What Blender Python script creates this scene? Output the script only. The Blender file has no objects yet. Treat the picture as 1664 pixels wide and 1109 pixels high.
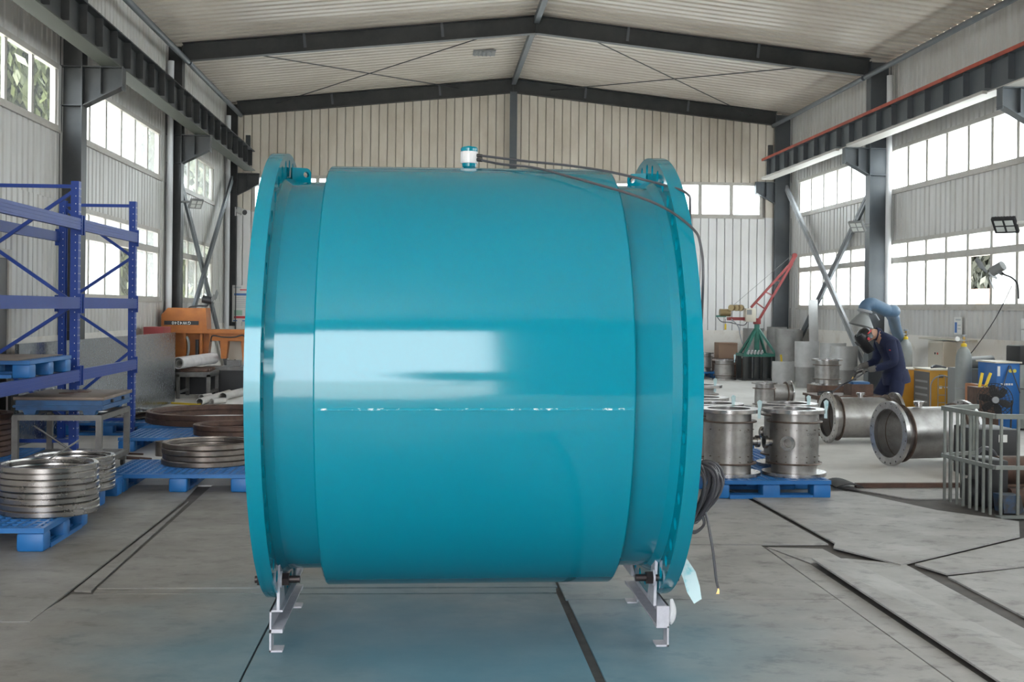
import bpy, bmesh, math, random
from mathutils import Vector, Matrix
R = math.radians
random.seed(7)
SC = bpy.context.scene
COL = SC.collection

# ------------------------------------------------------------------ camera
cam_data = bpy.data.cameras.new('camera')
cam_data.sensor_width = 36.0
cam_data.lens = 2000.0 * 36.0 / 1664.0
cam_data.shift_y = -53.2 / 1664.0
cam_data.clip_end = 300
cam = bpy.data.objects.new('camera', cam_data)
COL.objects.link(cam)
cam.matrix_world = (Matrix.Translation((0, 0, 1.55)) @ Matrix.Rotation(R(-3.78), 4, 'Z')
                    @ Matrix.Rotation(R(90), 4, 'X') @ Matrix.Rotation(0.010, 4, 'Z'))
SC.camera = cam

# ------------------------------------------------------------------ sky and exposure
world = bpy.data.worlds.new('overcast_sky')
SC.world = world
world.use_nodes = True
wn = world.node_tree
wn.nodes['Background'].inputs['Color'].default_value = (0.93, 0.965, 1.0, 1)
wn.nodes['Background'].inputs['Strength'].default_value = 11.5
SC.view_settings.view_transform = 'Standard'
SC.view_settings.look = 'None'
SC.view_settings.gamma = 1.0
SC.view_settings.use_curve_mapping = False
SC.view_settings.exposure = 0.06
try:
    SC.cycles.use_denoising = True
    SC.cycles.max_bounces = 9
    SC.cycles.diffuse_bounces = 5
    SC.cycles.glossy_bounces = 4
    SC.cycles.transparent_max_bounces = 16
    SC.cycles.sample_clamp_indirect = 12
except Exception:
    pass

sun_data = bpy.data.lights.new('sun', 'SUN'); sun_data.energy = 22.0; sun_data.angle = R(.6); sun_data.color = (1.0, .93, .82)
sun = bpy.data.objects.new('sun', sun_data); COL.objects.link(sun)
sun.rotation_euler = Vector((.10, -.40, .90)).to_track_quat('Z', 'Y').to_euler()

# building dimensions
XL, XR = -4.75, 8.5            # inner faces of the side walls
RIDGE_X, RIDGE_Z, EAVE_Z = 1.88, 6.93, 6.22
YB, YFRONT = 28.8, -4.0
FRAMES = [28.8, 22.5, 16.2, 9.9, 3.6, -2.7]
DOOR_X0, DOOR_X1, DOOR_Z = -4.3, .75, 5.75
Z_PL, Z_L0, Z_L1, Z_U0, Z_U1 = 1.15, 1.62, 2.87, 3.75, 4.60
def roof_z(x):
    w = (RIDGE_X - XL)
    return RIDGE_Z - (RIDGE_Z - EAVE_Z) * abs(x - RIDGE_X) / w

def portal(name, loc, rot, sx, sy):
    l = bpy.data.lights.new(name, 'AREA'); l.shape = 'RECTANGLE'; l.size = sx; l.size_y = sy
    try: l.cycles.is_portal = True
    except Exception: return
    o = bpy.data.objects.new(name, l); COL.objects.link(o); o.location = loc; o.rotation_euler = rot

# ------------------------------------------------------------------ helpers
BASE = {}
class MB:
    def __init__(s): s.v = []; s.f = []
    def add(s, vs, fs, M=None):
        n = len(s.v)
        s.v += [tuple(M @ Vector(p)) if M is not None else tuple(p) for p in vs]
        s.f += [tuple(i + n for i in f) for f in fs]
        return s
    def box(s, x0, x1, y0, y1, z0, z1, M=None):
        vs = [(x, y, z) for x in (x0, x1) for y in (y0, y1) for z in (z0, z1)]
        fs = [(0,1,3,2),(4,6,7,5),(0,4,5,1),(2,3,7,6),(0,2,6,4),(1,5,7,3)]
        return s.add(vs, fs, M)
    def cbox(s, c, d, M=None):
        return s.box(c[0]-d[0]/2, c[0]+d[0]/2, c[1]-d[1]/2, c[1]+d[1]/2, c[2]-d[2]/2, c[2]+d[2]/2, M)
    def bbox(s, x0, x1, y0, y1, z0, z1, b=.01, M=None):
        """box with chamfered edges"""
        bm = bmesh.new(); bmesh.ops.create_cube(bm, size=1)
        for v in bm.verts:
            v.co = Vector(((x0+x1)/2 + v.co.x*(x1-x0), (y0+y1)/2 + v.co.y*(y1-y0), (z0+z1)/2 + v.co.z*(z1-z0)))
        bmesh.ops.bevel(bm, geom=bm.edges[:], offset=b, segments=2, affect='EDGES', profile=.5)
        return s.addbm(bm, M)
    def addbm(s, bm, M=None):
        bm.verts.ensure_lookup_table()
        for i, v in enumerate(bm.verts): v.index = i
        s.add([v.co[:] for v in bm.verts], [[v.index for v in f.verts] for f in bm.faces], M)
        bm.free(); return s
    def bar(s, p0, p1, w, h, up=(0, 0, 1)):
        p0, p1 = Vector(p0), Vector(p1); d = p1 - p0; L = d.length; d.normalize()
        u = Vector(up); sd = d.cross(u)
        if sd.length < 1e-4: sd = d.cross(Vector((1, 0, 0)))
        sd.normalize(); u = sd.cross(d).normalized()
        vs = []
        for t in (0, L):
            for a, b in ((-1,-1),(1,-1),(1,1),(-1,1)):
                vs.append(p0 + d*t + sd*(a*w/2) + u*(b*h/2))
        return s.add(vs, [(0,1,2,3),(4,7,6,5),(0,4,5,1),(1,5,6,2),(2,6,7,3),(3,7,4,0)])
    def cyl(s, p0, p1, r0, r1=None, n=20, caps=True):
        r1 = r0 if r1 is None else r1
        p0, p1 = Vector(p0), Vector(p1); d = (p1 - p0).normalized()
        a = d.orthogonal().normalized(); b = d.cross(a)
        vs = []
        for p, r in ((p0, r0), (p1, r1)):
            for i in range(n):
                t = 2*math.pi*i/n
                vs.append(p + (a*math.cos(t) + b*math.sin(t))*r)
        fs = [(i, (i+1) % n, n+(i+1) % n, n+i) for i in range(n)]
        if caps: fs += [tuple(range(n))[::-1], tuple(range(n, 2*n))]
        return s.add(vs, fs)
    def tube(s, pts, r, n=8, caps=True):
        pts = [Vector(p) for p in pts]; m = len(pts); vs = []; fs = []
        rr = r if isinstance(r, (list, tuple)) else [r]*m
        t0 = (pts[1]-pts[0]).normalized(); a = t0.orthogonal().normalized()
        for i, p in enumerate(pts):
            t = (pts[min(i+1, m-1)] - pts[max(i-1, 0)]).normalized()
            a = (a - t*a.dot(t))
            a = a.normalized() if a.length > 1e-6 else t.orthogonal().normalized()
            b = t.cross(a)
            for k in range(n):
                q = 2*math.pi*k/n
                vs.append(p + (a*math.cos(q) + b*math.sin(q))*rr[i])
        for i in range(m-1):
            for k in range(n):
                fs.append((i*n+k, i*n+(k+1) % n, (i+1)*n+(k+1) % n, (i+1)*n+k))
        if caps: fs += [tuple(range(n))[::-1], tuple(range((m-1)*n, m*n))]
        return s.add(vs, fs)
    def lathe(s, prof, n=48, M=None, closed=False):
        """(r, z) profile turned about Z; closed = ring section"""
        m = len(prof); vs = []; fs = []
        for i in range(n):
            t = 2*math.pi*i/n; c, q = math.cos(t), math.sin(t)
            vs += [(r*c, r*q, z) for r, z in prof]
        for i in range(n):
            j = (i+1) % n
            for k in range(m if closed else m-1):
                l = (k+1) % m
                fs.append((i*m+k, j*m+k, j*m+l, i*m+l))
        if not closed:
            if prof[0][0] > 1e-5: fs.append(tuple(i*m for i in range(n))[::-1])
            if prof[-1][0] > 1e-5: fs.append(tuple(i*m+m-1 for i in range(n)))
        return s.add(vs, fs, M)
    def prism(s, poly, d0, d1, ax='y', M=None):
        """polygon in the plane across ax, extruded d0..d1 along ax"""
        def P(a, b, d): return (d, a, b) if ax == 'x' else ((a, d, b) if ax == 'y' else (a, b, d))
        n = len(poly)
        vs = [P(a, b, d0) for a, b in poly] + [P(a, b, d1) for a, b in poly]
        fs = [tuple(range(n)), tuple(range(n, 2*n))[::-1]] + [(i, n+i, n+(i+1) % n, (i+1) % n) for i in range(n)]
        return s.add(vs, fs, M)
    def mesh(s, name, base=(0, 0, 0), smooth=35):
        b = Vector(base); me = bpy.data.meshes.new(name)
        me.from_pydata([tuple(Vector(p) - b) for p in s.v], [], s.f)
        bm = bmesh.new(); bm.from_mesh(me)
        bmesh.ops.remove_doubles(bm, verts=bm.verts[:], dist=1e-5)
        bmesh.ops.recalc_face_normals(bm, faces=bm.faces[:]); bm.to_mesh(me); bm.free()
        if smooth:
            me.polygons.foreach_set('use_smooth', [True]*len(me.polygons))
            me.set_sharp_from_angle(angle=R(smooth))
        return me
    def build(s, name, mat, parent=None, smooth=35, label=None, base=None):
        if parent is not None: b = BASE[parent.name]
        elif base is not None: b = Vector(base)
        else:
            xs, ys, zs = zip(*s.v)
            b = Vector(((min(xs)+max(xs))/2, (min(ys)+max(ys))/2, min(zs)))
        me = s.mesh(name, b, smooth)
        o = bpy.data.objects.new(name, me); COL.objects.link(o)
        me.materials.append(mat)
        if parent is not None: o.parent = parent
        else: o.location = b
        BASE[o.name] = Vector(b)
        if label: o['label'] = label
        return o

def tag(o, label, cat, group=None, kind=None):
    if label: o['label'] = label
    if cat: o['category'] = cat
    if group: o['group'] = group
    if kind: o['kind'] = kind
    return o
def thing(name, label, cat, loc=(0, 0, 0), group=None):
    o = bpy.data.objects.new(name, None); COL.objects.link(o)
    o.empty_display_size = .1; o.location = loc; BASE[o.name] = Vector(loc)
    return tag(o, label, cat, group)
def struct_root(name, loc=(0, 0, 0)):
    o = bpy.data.objects.new(name, None); COL.objects.link(o)
    o.empty_display_size = .1; o.location = loc; BASE[o.name] = Vector(loc); o['kind'] = 'structure'
    return o
def copy_tree(o, parent=None):
    c = o.copy(); COL.objects.link(c); c.parent = parent
    for ch in list(o.children): copy_tree(ch, c)
    return c
def place(o, loc, rz=0, label=None, group=None):
    o.location = loc; o.rotation_euler = (0, 0, rz)
    if label: o['label'] = label
    if group: o['group'] = group
    return o
ORD = ['first', 'second', 'third', 'fourth', 'fifth', 'sixth', 'seventh', 'eighth', 'ninth', 'tenth', 'eleventh', 'twelfth']

# ------------------------------------------------------------------ materials
def mat(name, col, rough=.5, metal=0., col2=None, vs=4., lo=.35, hi=.7, bump=0., bs=40., spec=.5, coat=0., rvar=0., stretch=None):
    m = bpy.data.materials.new(name); m.use_nodes = True
    nt = m.node_tree; n = nt.nodes; l = nt.links; p = n['Principled BSDF']
    p.inputs['Base Color'].default_value = (*col, 1); p.inputs['Roughness'].default_value = rough
    p.inputs['Metallic'].default_value = metal; p.inputs['Specular IOR Level'].default_value = spec
    if coat: p.inputs['Coat Weight'].default_value = coat; p.inputs['Coat Roughness'].default_value = .08
    geo = n.new('ShaderNodeNewGeometry'); vec = geo.outputs['Position']
    if stretch:
        mp = n.new('ShaderNodeMapping'); mp.inputs['Scale'].default_value = stretch
        l.new(vec, mp.inputs['Vector']); vec = mp.outputs['Vector']
    if col2 is not None:
        nz = n.new('ShaderNodeTexNoise'); nz.inputs['Scale'].default_value = vs; nz.inputs['Detail'].default_value = 6; nz.inputs['Roughness'].default_value = .65
        l.new(vec, nz.inputs['Vector'])
        mr = n.new('ShaderNodeMapRange'); mr.inputs['From Min'].default_value = lo; mr.inputs['From Max'].default_value = hi
        l.new(nz.outputs['Fac'], mr.inputs['Value'])
        mx = n.new('ShaderNodeMix'); mx.data_type = 'RGBA'
        mx.inputs['A'].default_value = (*col, 1); mx.inputs['B'].default_value = (*col2, 1)
        l.new(mr.outputs['Result'], mx.inputs['Factor']); l.new(mx.outputs['Result'], p.inputs['Base Color'])
        if rvar:
            m2 = n.new('ShaderNodeMapRange'); m2.inputs['To Min'].default_value = rough; m2.inputs['To Max'].default_value = rough + rvar
            l.new(mr.outputs['Result'], m2.inputs['Value']); l.new(m2.outputs['Result'], p.inputs['Roughness'])
    if bump:
        nb = n.new('ShaderNodeTexNoise'); nb.inputs['Scale'].default_value = bs; nb.inputs['Detail'].default_value = 4
        l.new(vec, nb.inputs['Vector'])
        bp = n.new('ShaderNodeBump'); bp.inputs['Strength'].default_value = bump; bp.inputs['Distance'].default_value = .01
        l.new(nb.outputs['Fac'], bp.inputs['Height']); l.new(bp.outputs['Normal'], p.inputs['Normal'])
    return m

T = {}
T['teal'] = mat('teal_gloss_paint', (.0003, .200, .282), .085, col2=(.0003, .191, .270), vs=1.3, bump=.006, bs=60, spec=.5)
T['white_paint'] = mat('white_paint', (.64, .65, .67), .35)
T['primer'] = mat('pale_lilac_primer', (.50, .50, .55), .5, col2=(.40, .40, .45), vs=20)
T['bolt'] = mat('dark_bolt_steel', (.045, .035, .035), .45, .7)
T['cable'] = mat('black_cable_rubber', (.06, .06, .07), .33)
T['brass'] = mat('brass_lug', (.42, .27, .10), .3, 1)
T['tape'] = mat('pale_masking_film', (.50, .66, .70), .6, col2=(.16, .50, .58), vs=14, lo=.55, hi=.7)
T['foam'] = mat('white_foam', (.56, .57, .59), .8, bump=.4, bs=60)
T['dsteel'] = mat('dark_grey_frame_paint', (.026, .030, .033), .5, col2=(.048, .05, .05), vs=3, bump=.05)
T['msteel'] = mat('slate_grey_frame_paint', (.085, .10, .115), .5, col2=(.11, .12, .13), vs=3)
T['olive'] = mat('olive_grey_paint', (.055, .060, .048), .55)
T['gsteel'] = mat('light_grey_brace_paint', (.30, .32, .345), .45, col2=(.2, .2, .2), vs=3)
T['panel'] = mat('grey_white_wall_sheet', (.60, .595, .585), .45, col2=(.51, .495, .47), vs=2.2, stretch=(1, 1, .35))
T['panel_back'] = mat('cream_wall_sheet', (.66, .61, .53), .5, col2=(.52, .46, .38), vs=1.6, stretch=(1, 1, .4), lo=.42, hi=.72)
T['panel_low'] = mat('white_wall_sheet', (.76, .755, .755), .42, col2=(.68, .67, .66), vs=1.6, stretch=(1, 1, .4))
T['panel_dim'] = mat('darkened_grey_sheet', (.22, .215, .21), .6)  # for the unseen front wall, darkened to weaken its reflection in the tube
T['backing'] = mat('wall_joint_dark', (.24, .22, .20), .8)
T['plinth'] = mat('white_painted_masonry', (.74, .71, .67), .8, col2=(.52, .45, .38), vs=2.5, lo=.5, hi=.8, bump=.15, bs=20)
T['roof'] = mat('roof_liner_sheet', (.60, .555, .485), .38, col2=(.50, .45, .385), vs=1.2, stretch=(.5, 1, 1))
T['frame'] = mat('window_frame_aluminium', (.46, .435, .40), .5, col2=(.36, .31, .26), vs=6, lo=.5, hi=.8)
T['redrail'] = mat('red_rail_paint', (.50, .085, .045), .5, col2=(.3, .05, .03), vs=4)
T['wrail'] = mat('pale_flange_paint', (.50, .48, .45), .5)
T['concrete'] = mat('pale_concrete_floor', (.60, .585, .565), .55, col2=(.45, .435, .42), vs=1.1, lo=.35, hi=.75, bump=.06, bs=30, rvar=.2)
T['grime'] = mat('dark_oily_concrete', (.055, .05, .048), .7, col2=(.1, .09, .085), vs=6)
T['blue_rack'] = mat('rack_blue_paint', (.010, .042, .24), .45, col2=(.012, .05, .27), vs=4, spec=.35)
T['blue_pallet'] = mat('blue_plastic', (.009, .135, .40), .45, col2=(.012, .105, .32), vs=5, lo=.4, hi=.8)
T['blue_cast'] = mat('blue_cast_iron_paint', (.016, .10, .26), .45, col2=(.012, .06, .16), vs=8)
T['rustplate'] = mat('brown_machined_plate', (.20, .155, .125), .55, .3, col2=(.13, .10, .085), vs=7)
T['steel'] = mat('machined_steel', (.36, .345, .335), .25, .95, col2=(.29, .272, .26), vs=5, lo=.4, hi=.75, rvar=.05)
T['steel_dark'] = mat('oily_steel', (.25, .225, .205), .36, .9, col2=(.14, .11, .09), vs=7, rvar=.1)
T['rust'] = mat('rusty_brown_steel', (.13, .075, .055), .5, .5, col2=(.07, .045, .038), vs=8, rvar=.1)
T['rawtube'] = mat('raw_square_tube', (.17, .167, .162), .45, .7, col2=(.12, .115, .11), vs=9)
T['galv'] = mat('galvanised_sheet', (.29, .32, .355), .2, .95, col2=(.255, .285, .32), vs=28, lo=.4, hi=.6, rvar=.08)
T['spool'] = mat('stainless_tube', (.38, .365, .355), .34, .9, col2=(.24, .225, .215), vs=6, lo=.4, hi=.75, rvar=.15)
T['weld'] = mat('burnt_weld', (.10, .07, .06), .5, .6, col2=(.2, .15, .12), vs=16)
T['flange'] = mat('bright_flange_steel', (.52, .51, .51), .26, .95, col2=(.36, .34, .33), vs=10)
T['sheet'] = mat('dull_curved_sheet', (.36, .355, .35), .55, .45, col2=(.27, .265, .26), vs=5)
T['sheet2'] = mat('pale_curved_sheet', (.52, .52, .52), .5, .4, col2=(.42, .42, .42), vs=5)
T['orange'] = mat('orange_machine_paint', (.40, .125, .018), .45, col2=(.30, .09, .014), vs=6)
T['black'] = mat('black_machine_paint', (.018, .018, .02), .5)
T['dkplastic'] = mat('dark_plastic', (.022, .022, .024), .65)
T['wpipe'] = mat('white_plastic_pipe', (.70, .69, .70), .4, col2=(.55, .54, .55), vs=8)
T['gpipe'] = mat('grey_white_pipe', (.52, .50, .48), .5, col2=(.40, .385, .37), vs=8)
T['yellow'] = mat('yellow_paint', (.68, .47, .02), .5)
T['yellow_m'] = mat('ochre_yellow_machine', (.56, .29, .035), .45, col2=(.48, .24, .03), vs=5)
T['panel_dk'] = mat('grey_control_panel', (.085, .082, .08), .5)
T['cylgrey'] = mat('grey_green_cylinder', (.27, .29, .285), .45, col2=(.22, .235, .23), vs=5)
T['ductblue'] = mat('blue_duct_fabric', (.07, .135, .22), .55, col2=(.09, .16, .25), vs=10, bump=.2, bs=25)
T['grey'] = mat('mid_grey', (.22, .225, .225), .5)
T['railgrey'] = mat('grey_guard_tube', (.20, .215, .20), .45, .25, col2=(.15, .16, .15), vs=9)
T['green'] = mat('green_crane_paint', (.05, .22, .17), .45, col2=(.035, .15, .12), vs=8)
T['red'] = mat('red_crane_paint', (.26, .035, .035), .45)
T['card'] = mat('cardboard', (.32, .21, .15), .85)
T['cream'] = mat('cream_cabinet', (.60, .55, .46), .5)
T['mbody'] = mat('gold_motor', (.28, .21, .11), .35, .7)
T['navy'] = mat('navy_workwear', (.010, .017, .058), .85, col2=(.007, .011, .038), vs=9, bump=.35, bs=9)
T['skin'] = mat('skin', (.42, .24, .17), .6)
T['glove'] = mat('grey_work_glove', (.16, .15, .14), .85)
T['helmet'] = mat('black_welding_helmet', (.012, .012, .013), .28)
T['bmach'] = mat('blue_cabinet_paint', (.018, .13, .40), .45)
T['bblock'] = mat('worn_blue_block', (.03, .07, .14), .6, col2=(.05, .045, .04), vs=9, lo=.4, hi=.6)
T['poster'] = mat('poster_white', (.72, .72, .70), .5)
T['pblue'] = mat('print_blue', (.05, .16, .45), .5)
T['pyel'] = mat('print_yellow', (.7, .58, .1), .5)
T['pred'] = mat('print_red', (.55, .04, .05), .5)
T['pgreen'] = mat('print_green', (.35, .52, .42), .5)
T['pgrey'] = mat('print_grey', (.45, .48, .5), .5)
T['ink'] = mat('ink', (.02, .02, .025), .7)
T['ledglass'] = mat('led_lens', (.55, .57, .55), .25)
T['bark'] = mat('bark', (.10, .075, .05), .9)
T['leaf'] = mat('willow_leaf', (.055, .062, .014), .6, col2=(.018, .026, .006), vs=1.5)
T['leaf2'] = mat('dark_leaf', (.030, .036, .026), .6, col2=(.016, .022, .014), vs=2)
T['ground'] = mat('outdoor_ground', (.46, .44, .41), .9, col2=(.40, .38, .35), vs=.6)

def pane_material(name, clear, tint=(.92, .96, .97)):
    m = bpy.data.materials.new(name); m.use_nodes = True; nt = m.node_tree; n = nt.nodes; l = nt.links
    n.remove(n['Principled BSDF']); out = n['Material Output']
    tr = n.new('ShaderNodeBsdfTransparent'); tr.inputs[0].default_value = (*tint, 1)
    tl = n.new('ShaderNodeBsdfTranslucent'); tl.inputs[0].default_value = (.88, .92, .93, 1)
    gl = n.new('ShaderNodeBsdfGlossy'); gl.inputs['Roughness'].default_value = .05
    fr = n.new('ShaderNodeFresnel'); fr.inputs['IOR'].default_value = 1.4
    m1 = n.new('ShaderNodeMixShader'); m1.inputs[0].default_value = clear
    m2 = n.new('ShaderNodeMixShader')
    l.new(tl.outputs[0], m1.inputs[1]); l.new(tr.outputs[0], m1.inputs[2])
    ge = n.new('ShaderNodeNewGeometry'); iv = n.new('ShaderNodeMath'); iv.operation = 'SUBTRACT'; iv.inputs[0].default_value = 1.0
    l.new(ge.outputs['Backfacing'], iv.inputs[1])
    mu = n.new('ShaderNodeMath'); mu.operation = 'MULTIPLY'; l.new(iv.outputs[0], mu.inputs[0]); l.new(fr.outputs[0], mu.inputs[1])
    mh = n.new('ShaderNodeMath'); mh.operation = 'MULTIPLY'; mh.inputs[1].default_value = .6; l.new(mu.outputs[0], mh.inputs[0])
    l.new(mh.outputs[0], m2.inputs[0]); l.new(m1.outputs[0], m2.inputs[1]); l.new(gl.outputs[0], m2.inputs[2])
    l.new(m2.outputs[0], out.inputs[0]); return m
T['glass'] = pane_material('clear_window_glass', .99)
T['dusty'] = pane_material('dusty_window_glass', .86)
T['frost'] = pane_material('frosted_window_glass', .5)

def plate_material(name, ca, cb):
    """mill-scale steel plate with scuffs, and teal overspray where the big tube was painted"""
    m = mat(name, ca, .48, .2, col2=cb, vs=1.7, lo=.35, hi=.72, bump=.05, bs=14, rvar=.15)
    nt = m.node_tree; n = nt.nodes; l = nt.links; p = n['Principled BSDF']
    src = p.inputs['Base Color'].links[0].from_socket
    geo = n.new('ShaderNodeNewGeometry')
    # dark streaks
    mp = n.new('ShaderNodeMapping'); mp.inputs['Scale'].default_value = (3.0, 4.2, 1); mp.inputs['Rotation'].default_value = (0, 0, .7)
    l.new(geo.outputs['Position'], mp.inputs['Vector'])
    nz = n.new('ShaderNodeTexNoise'); nz.inputs['Scale'].default_value = 1.6; nz.inputs['Detail'].default_value = 8; nz.inputs['Roughness'].default_value = .7
    l.new(mp.outputs[0], nz.inputs['Vector'])
    rr = n.new('ShaderNodeMapRange'); rr.inputs['From Min'].default_value = .52; rr.inputs['From Max'].default_value = .70; rr.inputs['To Max'].default_value = .62
    l.new(nz.outputs['Fac'], rr.inputs['Value'])
    mx = n.new('ShaderNodeMix'); mx.data_type = 'RGBA'; mx.inputs['B'].default_value = (.075, .072, .07, 1)
    l.new(rr.outputs[0], mx.inputs['Factor']); l.new(src, mx.inputs['A'])
    # overspray: distance from the painted area, broken up by noise
    sub = n.new('ShaderNodeVectorMath'); sub.operation = 'SUBTRACT'; sub.inputs[1].default_value = (.15, 5.6, 0)
    l.new(geo.outputs['Position'], sub.inputs[0])
    sc = n.new('ShaderNodeVectorMath'); sc.operation = 'MULTIPLY'; sc.inputs[1].default_value = (.62, .62, 0)
    l.new(sub.outputs[0], sc.inputs[0])
    ln = n.new('ShaderNodeVectorMath'); ln.operation = 'LENGTH'; l.new(sc.outputs[0], ln.inputs[0])
    n2 = n.new('ShaderNodeTexNoise'); n2.inputs['Scale'].default_value = 1.3; n2.inputs['Detail'].default_value = 5
    l.new(geo.outputs['Position'], n2.inputs['Vector'])
    ad = n.new('ShaderNodeMath'); ad.operation = 'MULTIPLY_ADD'; ad.inputs[1].default_value = .9; l.new(n2.outputs['Fac'], ad.inputs[0]); l.new(ln.outputs['Value'], ad.inputs[2])
    r2 = n.new('ShaderNodeMapRange'); r2.inputs['From Min'].default_value = .75; r2.inputs['From Max'].default_value = 1.65; r2.inputs['To Min'].default_value = .92; r2.inputs['To Max'].default_value = 0
    l.new(ad.outputs[0], r2.inputs['Value'])
    m3 = n.new('ShaderNodeMix'); m3.data_type = 'RGBA'; m3.inputs['B'].default_value = (.085, .225, .30, 1)
    l.new(r2.outputs[0], m3.inputs['Factor']); l.new(mx.outputs['Result'], m3.inputs['A'])
    l.new(m3.outputs['Result'], p.inputs['Base Color'])
    return m
T['plate'] = plate_material('steel_floor_plate', (.265, .258, .245), (.175, .168, .158))
T['plate_lit'] = plate_material('lit_steel_floor_plate', (.40, .395, .388), (.285, .28, .272))  # lighter copy for right-hand plates: light from the right windows put into the colour

# ------------------------------------------------------------------ floor
fl = MB()
fl.box(XL-.3, XR+.3, 10.75, YB+.3, -.2, 0)
fl.box(XL-.3, XR+.3, YFRONT-.2, 3.0, -.2, 0)
floor = fl.build('floor', T['concrete'], base=(0, 0, 0), smooth=0); floor['kind'] = 'structure'
MB().box(XL-.3, XR+.3, 3.0, 10.75, -.2, -.014).build('floor_bed', T['grime'], floor, smooth=0)
def plate(poly, z=0.0, lift=None):
    m = MB(); n = len(poly)
    vs = [(x, y, z - .010) for x, y in poly] + [(x, y, z) for x, y in poly]
    if lift:
        for i, dz in lift.items():
            x, y, q = vs[i]; vs[i] = (x, y, q+dz); x, y, q = vs[n+i]; vs[n+i] = (x, y, q+dz)
    fs = [tuple(range(n))[::-1], tuple(range(n, 2*n))] + [(i, (i+1) % n, n+(i+1) % n, n+i) for i in range(n)]
    m.add(vs, fs); return m.build('floor_plate', T['plate_lit' if min(p[0] for p in poly) > .7 else 'plate'], floor, smooth=0)
plate([(-5.0, 6.14), (-1.93, 6.13), (-1.93, 9.9), (-1.98, 10.73), (-5.0, 10.73)], .002)
plate([(-1.915, 6.82), (-1.82, 6.80), (-1.87, 9.0), (-1.90, 9.9)], -.004)
plate([(-1.80, 6.85), (-.52, 6.84), (.72, 6.83), (.72, 10.73), (-1.86, 10.73)], 0)
plate([(-1.79, 6.725), (-.3, 6.70), (.70, 6.70), (.71, 6.81), (-.5, 6.815), (-1.8, 6.83)], -.002)
plate([(-5.0, 3.0), (-.775, 3.0), (-.775, 6.69), (-1.9, 6.71), (-1.95, 6.12), (-5, 6.12)], -.001)
plate([(-.765, 3.0), (.70, 3.0), (.70, 6.66), (-.765, 6.68)], -.001)
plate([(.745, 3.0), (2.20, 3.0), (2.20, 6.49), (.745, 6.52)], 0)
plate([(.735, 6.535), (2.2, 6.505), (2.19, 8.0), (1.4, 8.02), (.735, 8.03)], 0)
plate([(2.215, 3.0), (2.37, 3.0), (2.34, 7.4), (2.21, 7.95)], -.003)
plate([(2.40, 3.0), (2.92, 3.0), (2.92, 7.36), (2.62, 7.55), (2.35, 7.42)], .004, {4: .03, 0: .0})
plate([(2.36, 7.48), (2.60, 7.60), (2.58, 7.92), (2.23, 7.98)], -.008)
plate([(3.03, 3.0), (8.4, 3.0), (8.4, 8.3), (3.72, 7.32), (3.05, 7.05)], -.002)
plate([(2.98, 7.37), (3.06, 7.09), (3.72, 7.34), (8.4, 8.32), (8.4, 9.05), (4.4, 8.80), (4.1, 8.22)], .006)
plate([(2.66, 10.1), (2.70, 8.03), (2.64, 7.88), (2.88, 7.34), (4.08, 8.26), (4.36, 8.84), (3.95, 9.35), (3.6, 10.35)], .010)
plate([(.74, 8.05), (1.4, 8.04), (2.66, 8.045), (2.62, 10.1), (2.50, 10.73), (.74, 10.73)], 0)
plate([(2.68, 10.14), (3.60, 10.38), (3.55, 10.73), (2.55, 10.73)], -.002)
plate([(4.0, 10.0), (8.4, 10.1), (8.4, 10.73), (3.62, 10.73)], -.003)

MB().box(-90, 90, -90, 110, -.6, -.21).build('outdoor_ground', T['ground'], smooth=0)['kind'] = 'structure'

# ------------------------------------------------------------------ walls
def corrugated(axis_lo, axis_hi, period=.194, d=.024):
    """zig profile (t, depth) of a ribbed sheet"""
    pts = []; t = axis_lo
    while t < axis_hi - 1e-4:
        for a, b in ((0, 0), (.125, 0), (.145, -d), (.175, -d)):
            if t + a < axis_hi: pts.append((t+a, b))
        t += period
    pts.append((axis_hi, pts[-1][1]))
    return pts
def side_wall(name, X, sg, bays, low_first):
    """sg = +1: room lies on +X side"""
    w = MB(); out0, out1 = X - sg*.105, X - sg*.065
    def bk(y0, y1, z0, z1, inn=out1): w.box(min(out0, inn), max(out0, inn), y0, y1, z0, z1)
    bk(YFRONT, YB+.3, -.2, Z_PL, X)                                   # masonry plinth
    bk(YFRONT, YB+.3, Z_PL, Z_L0); bk(YFRONT, YB+.3, Z_L1, Z_U0); bk(YFRONT, YB+.3, Z_U1, EAVE_Z+.05)
    prev = YFRONT
    for (y0, y1, low) in sorted(bays):
        bk(prev, y0, Z_U0, Z_U1); bk(prev, y0, Z_L0, Z_L1)
        if not low: bk(y0, y1, Z_L0, Z_L1)
        prev = y1
    bk(prev, YB+.3, Z_U0, Z_U1); bk(prev, YB+.3, Z_L0, Z_L1)
    root = w.build(name, T['plinth'], base=(X, 0, 0), smooth=0); root['kind'] = 'structure'
    def sheet(y0, y1, z0, z1):
        n = max(1, round((y1-y0)/.97)); s = (y1-y0)/n
        for i in range(n):
            a, b = y0 + i*s, y0 + (i+1)*s
            prof = corrugated(a, b-.004)
            poly = [(t, X + sg*dd) for t, dd in prof] + [(b-.004, X - sg*.06), (a, X - sg*.06)]
            MB().prism([(q, t) for t, q in poly], z0, z1, 'z').build('wall_panel', T['panel'], root, smooth=20)
    fy = sorted(FRAMES)
    for a, b in zip(fy, fy[1:]):
        if b < 10: continue
        wy = [q for q in bays if q[0] > a and q[1] < b+.2]
        y0, y1, low = wy[0]
        sheet(a, b, Z_PL, Z_L0); sheet(a, b, Z_L1, Z_U0); sheet(a, b, Z_U1, EAVE_Z)
        for c0, c1 in ((a, y0), (y1, b)):
            sheet(c0, c1, Z_L0, Z_L1); sheet(c0, c1, Z_U0, Z_U1)
        if not low: sheet(y0, y1, Z_L0, Z_L1)
    return root
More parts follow.
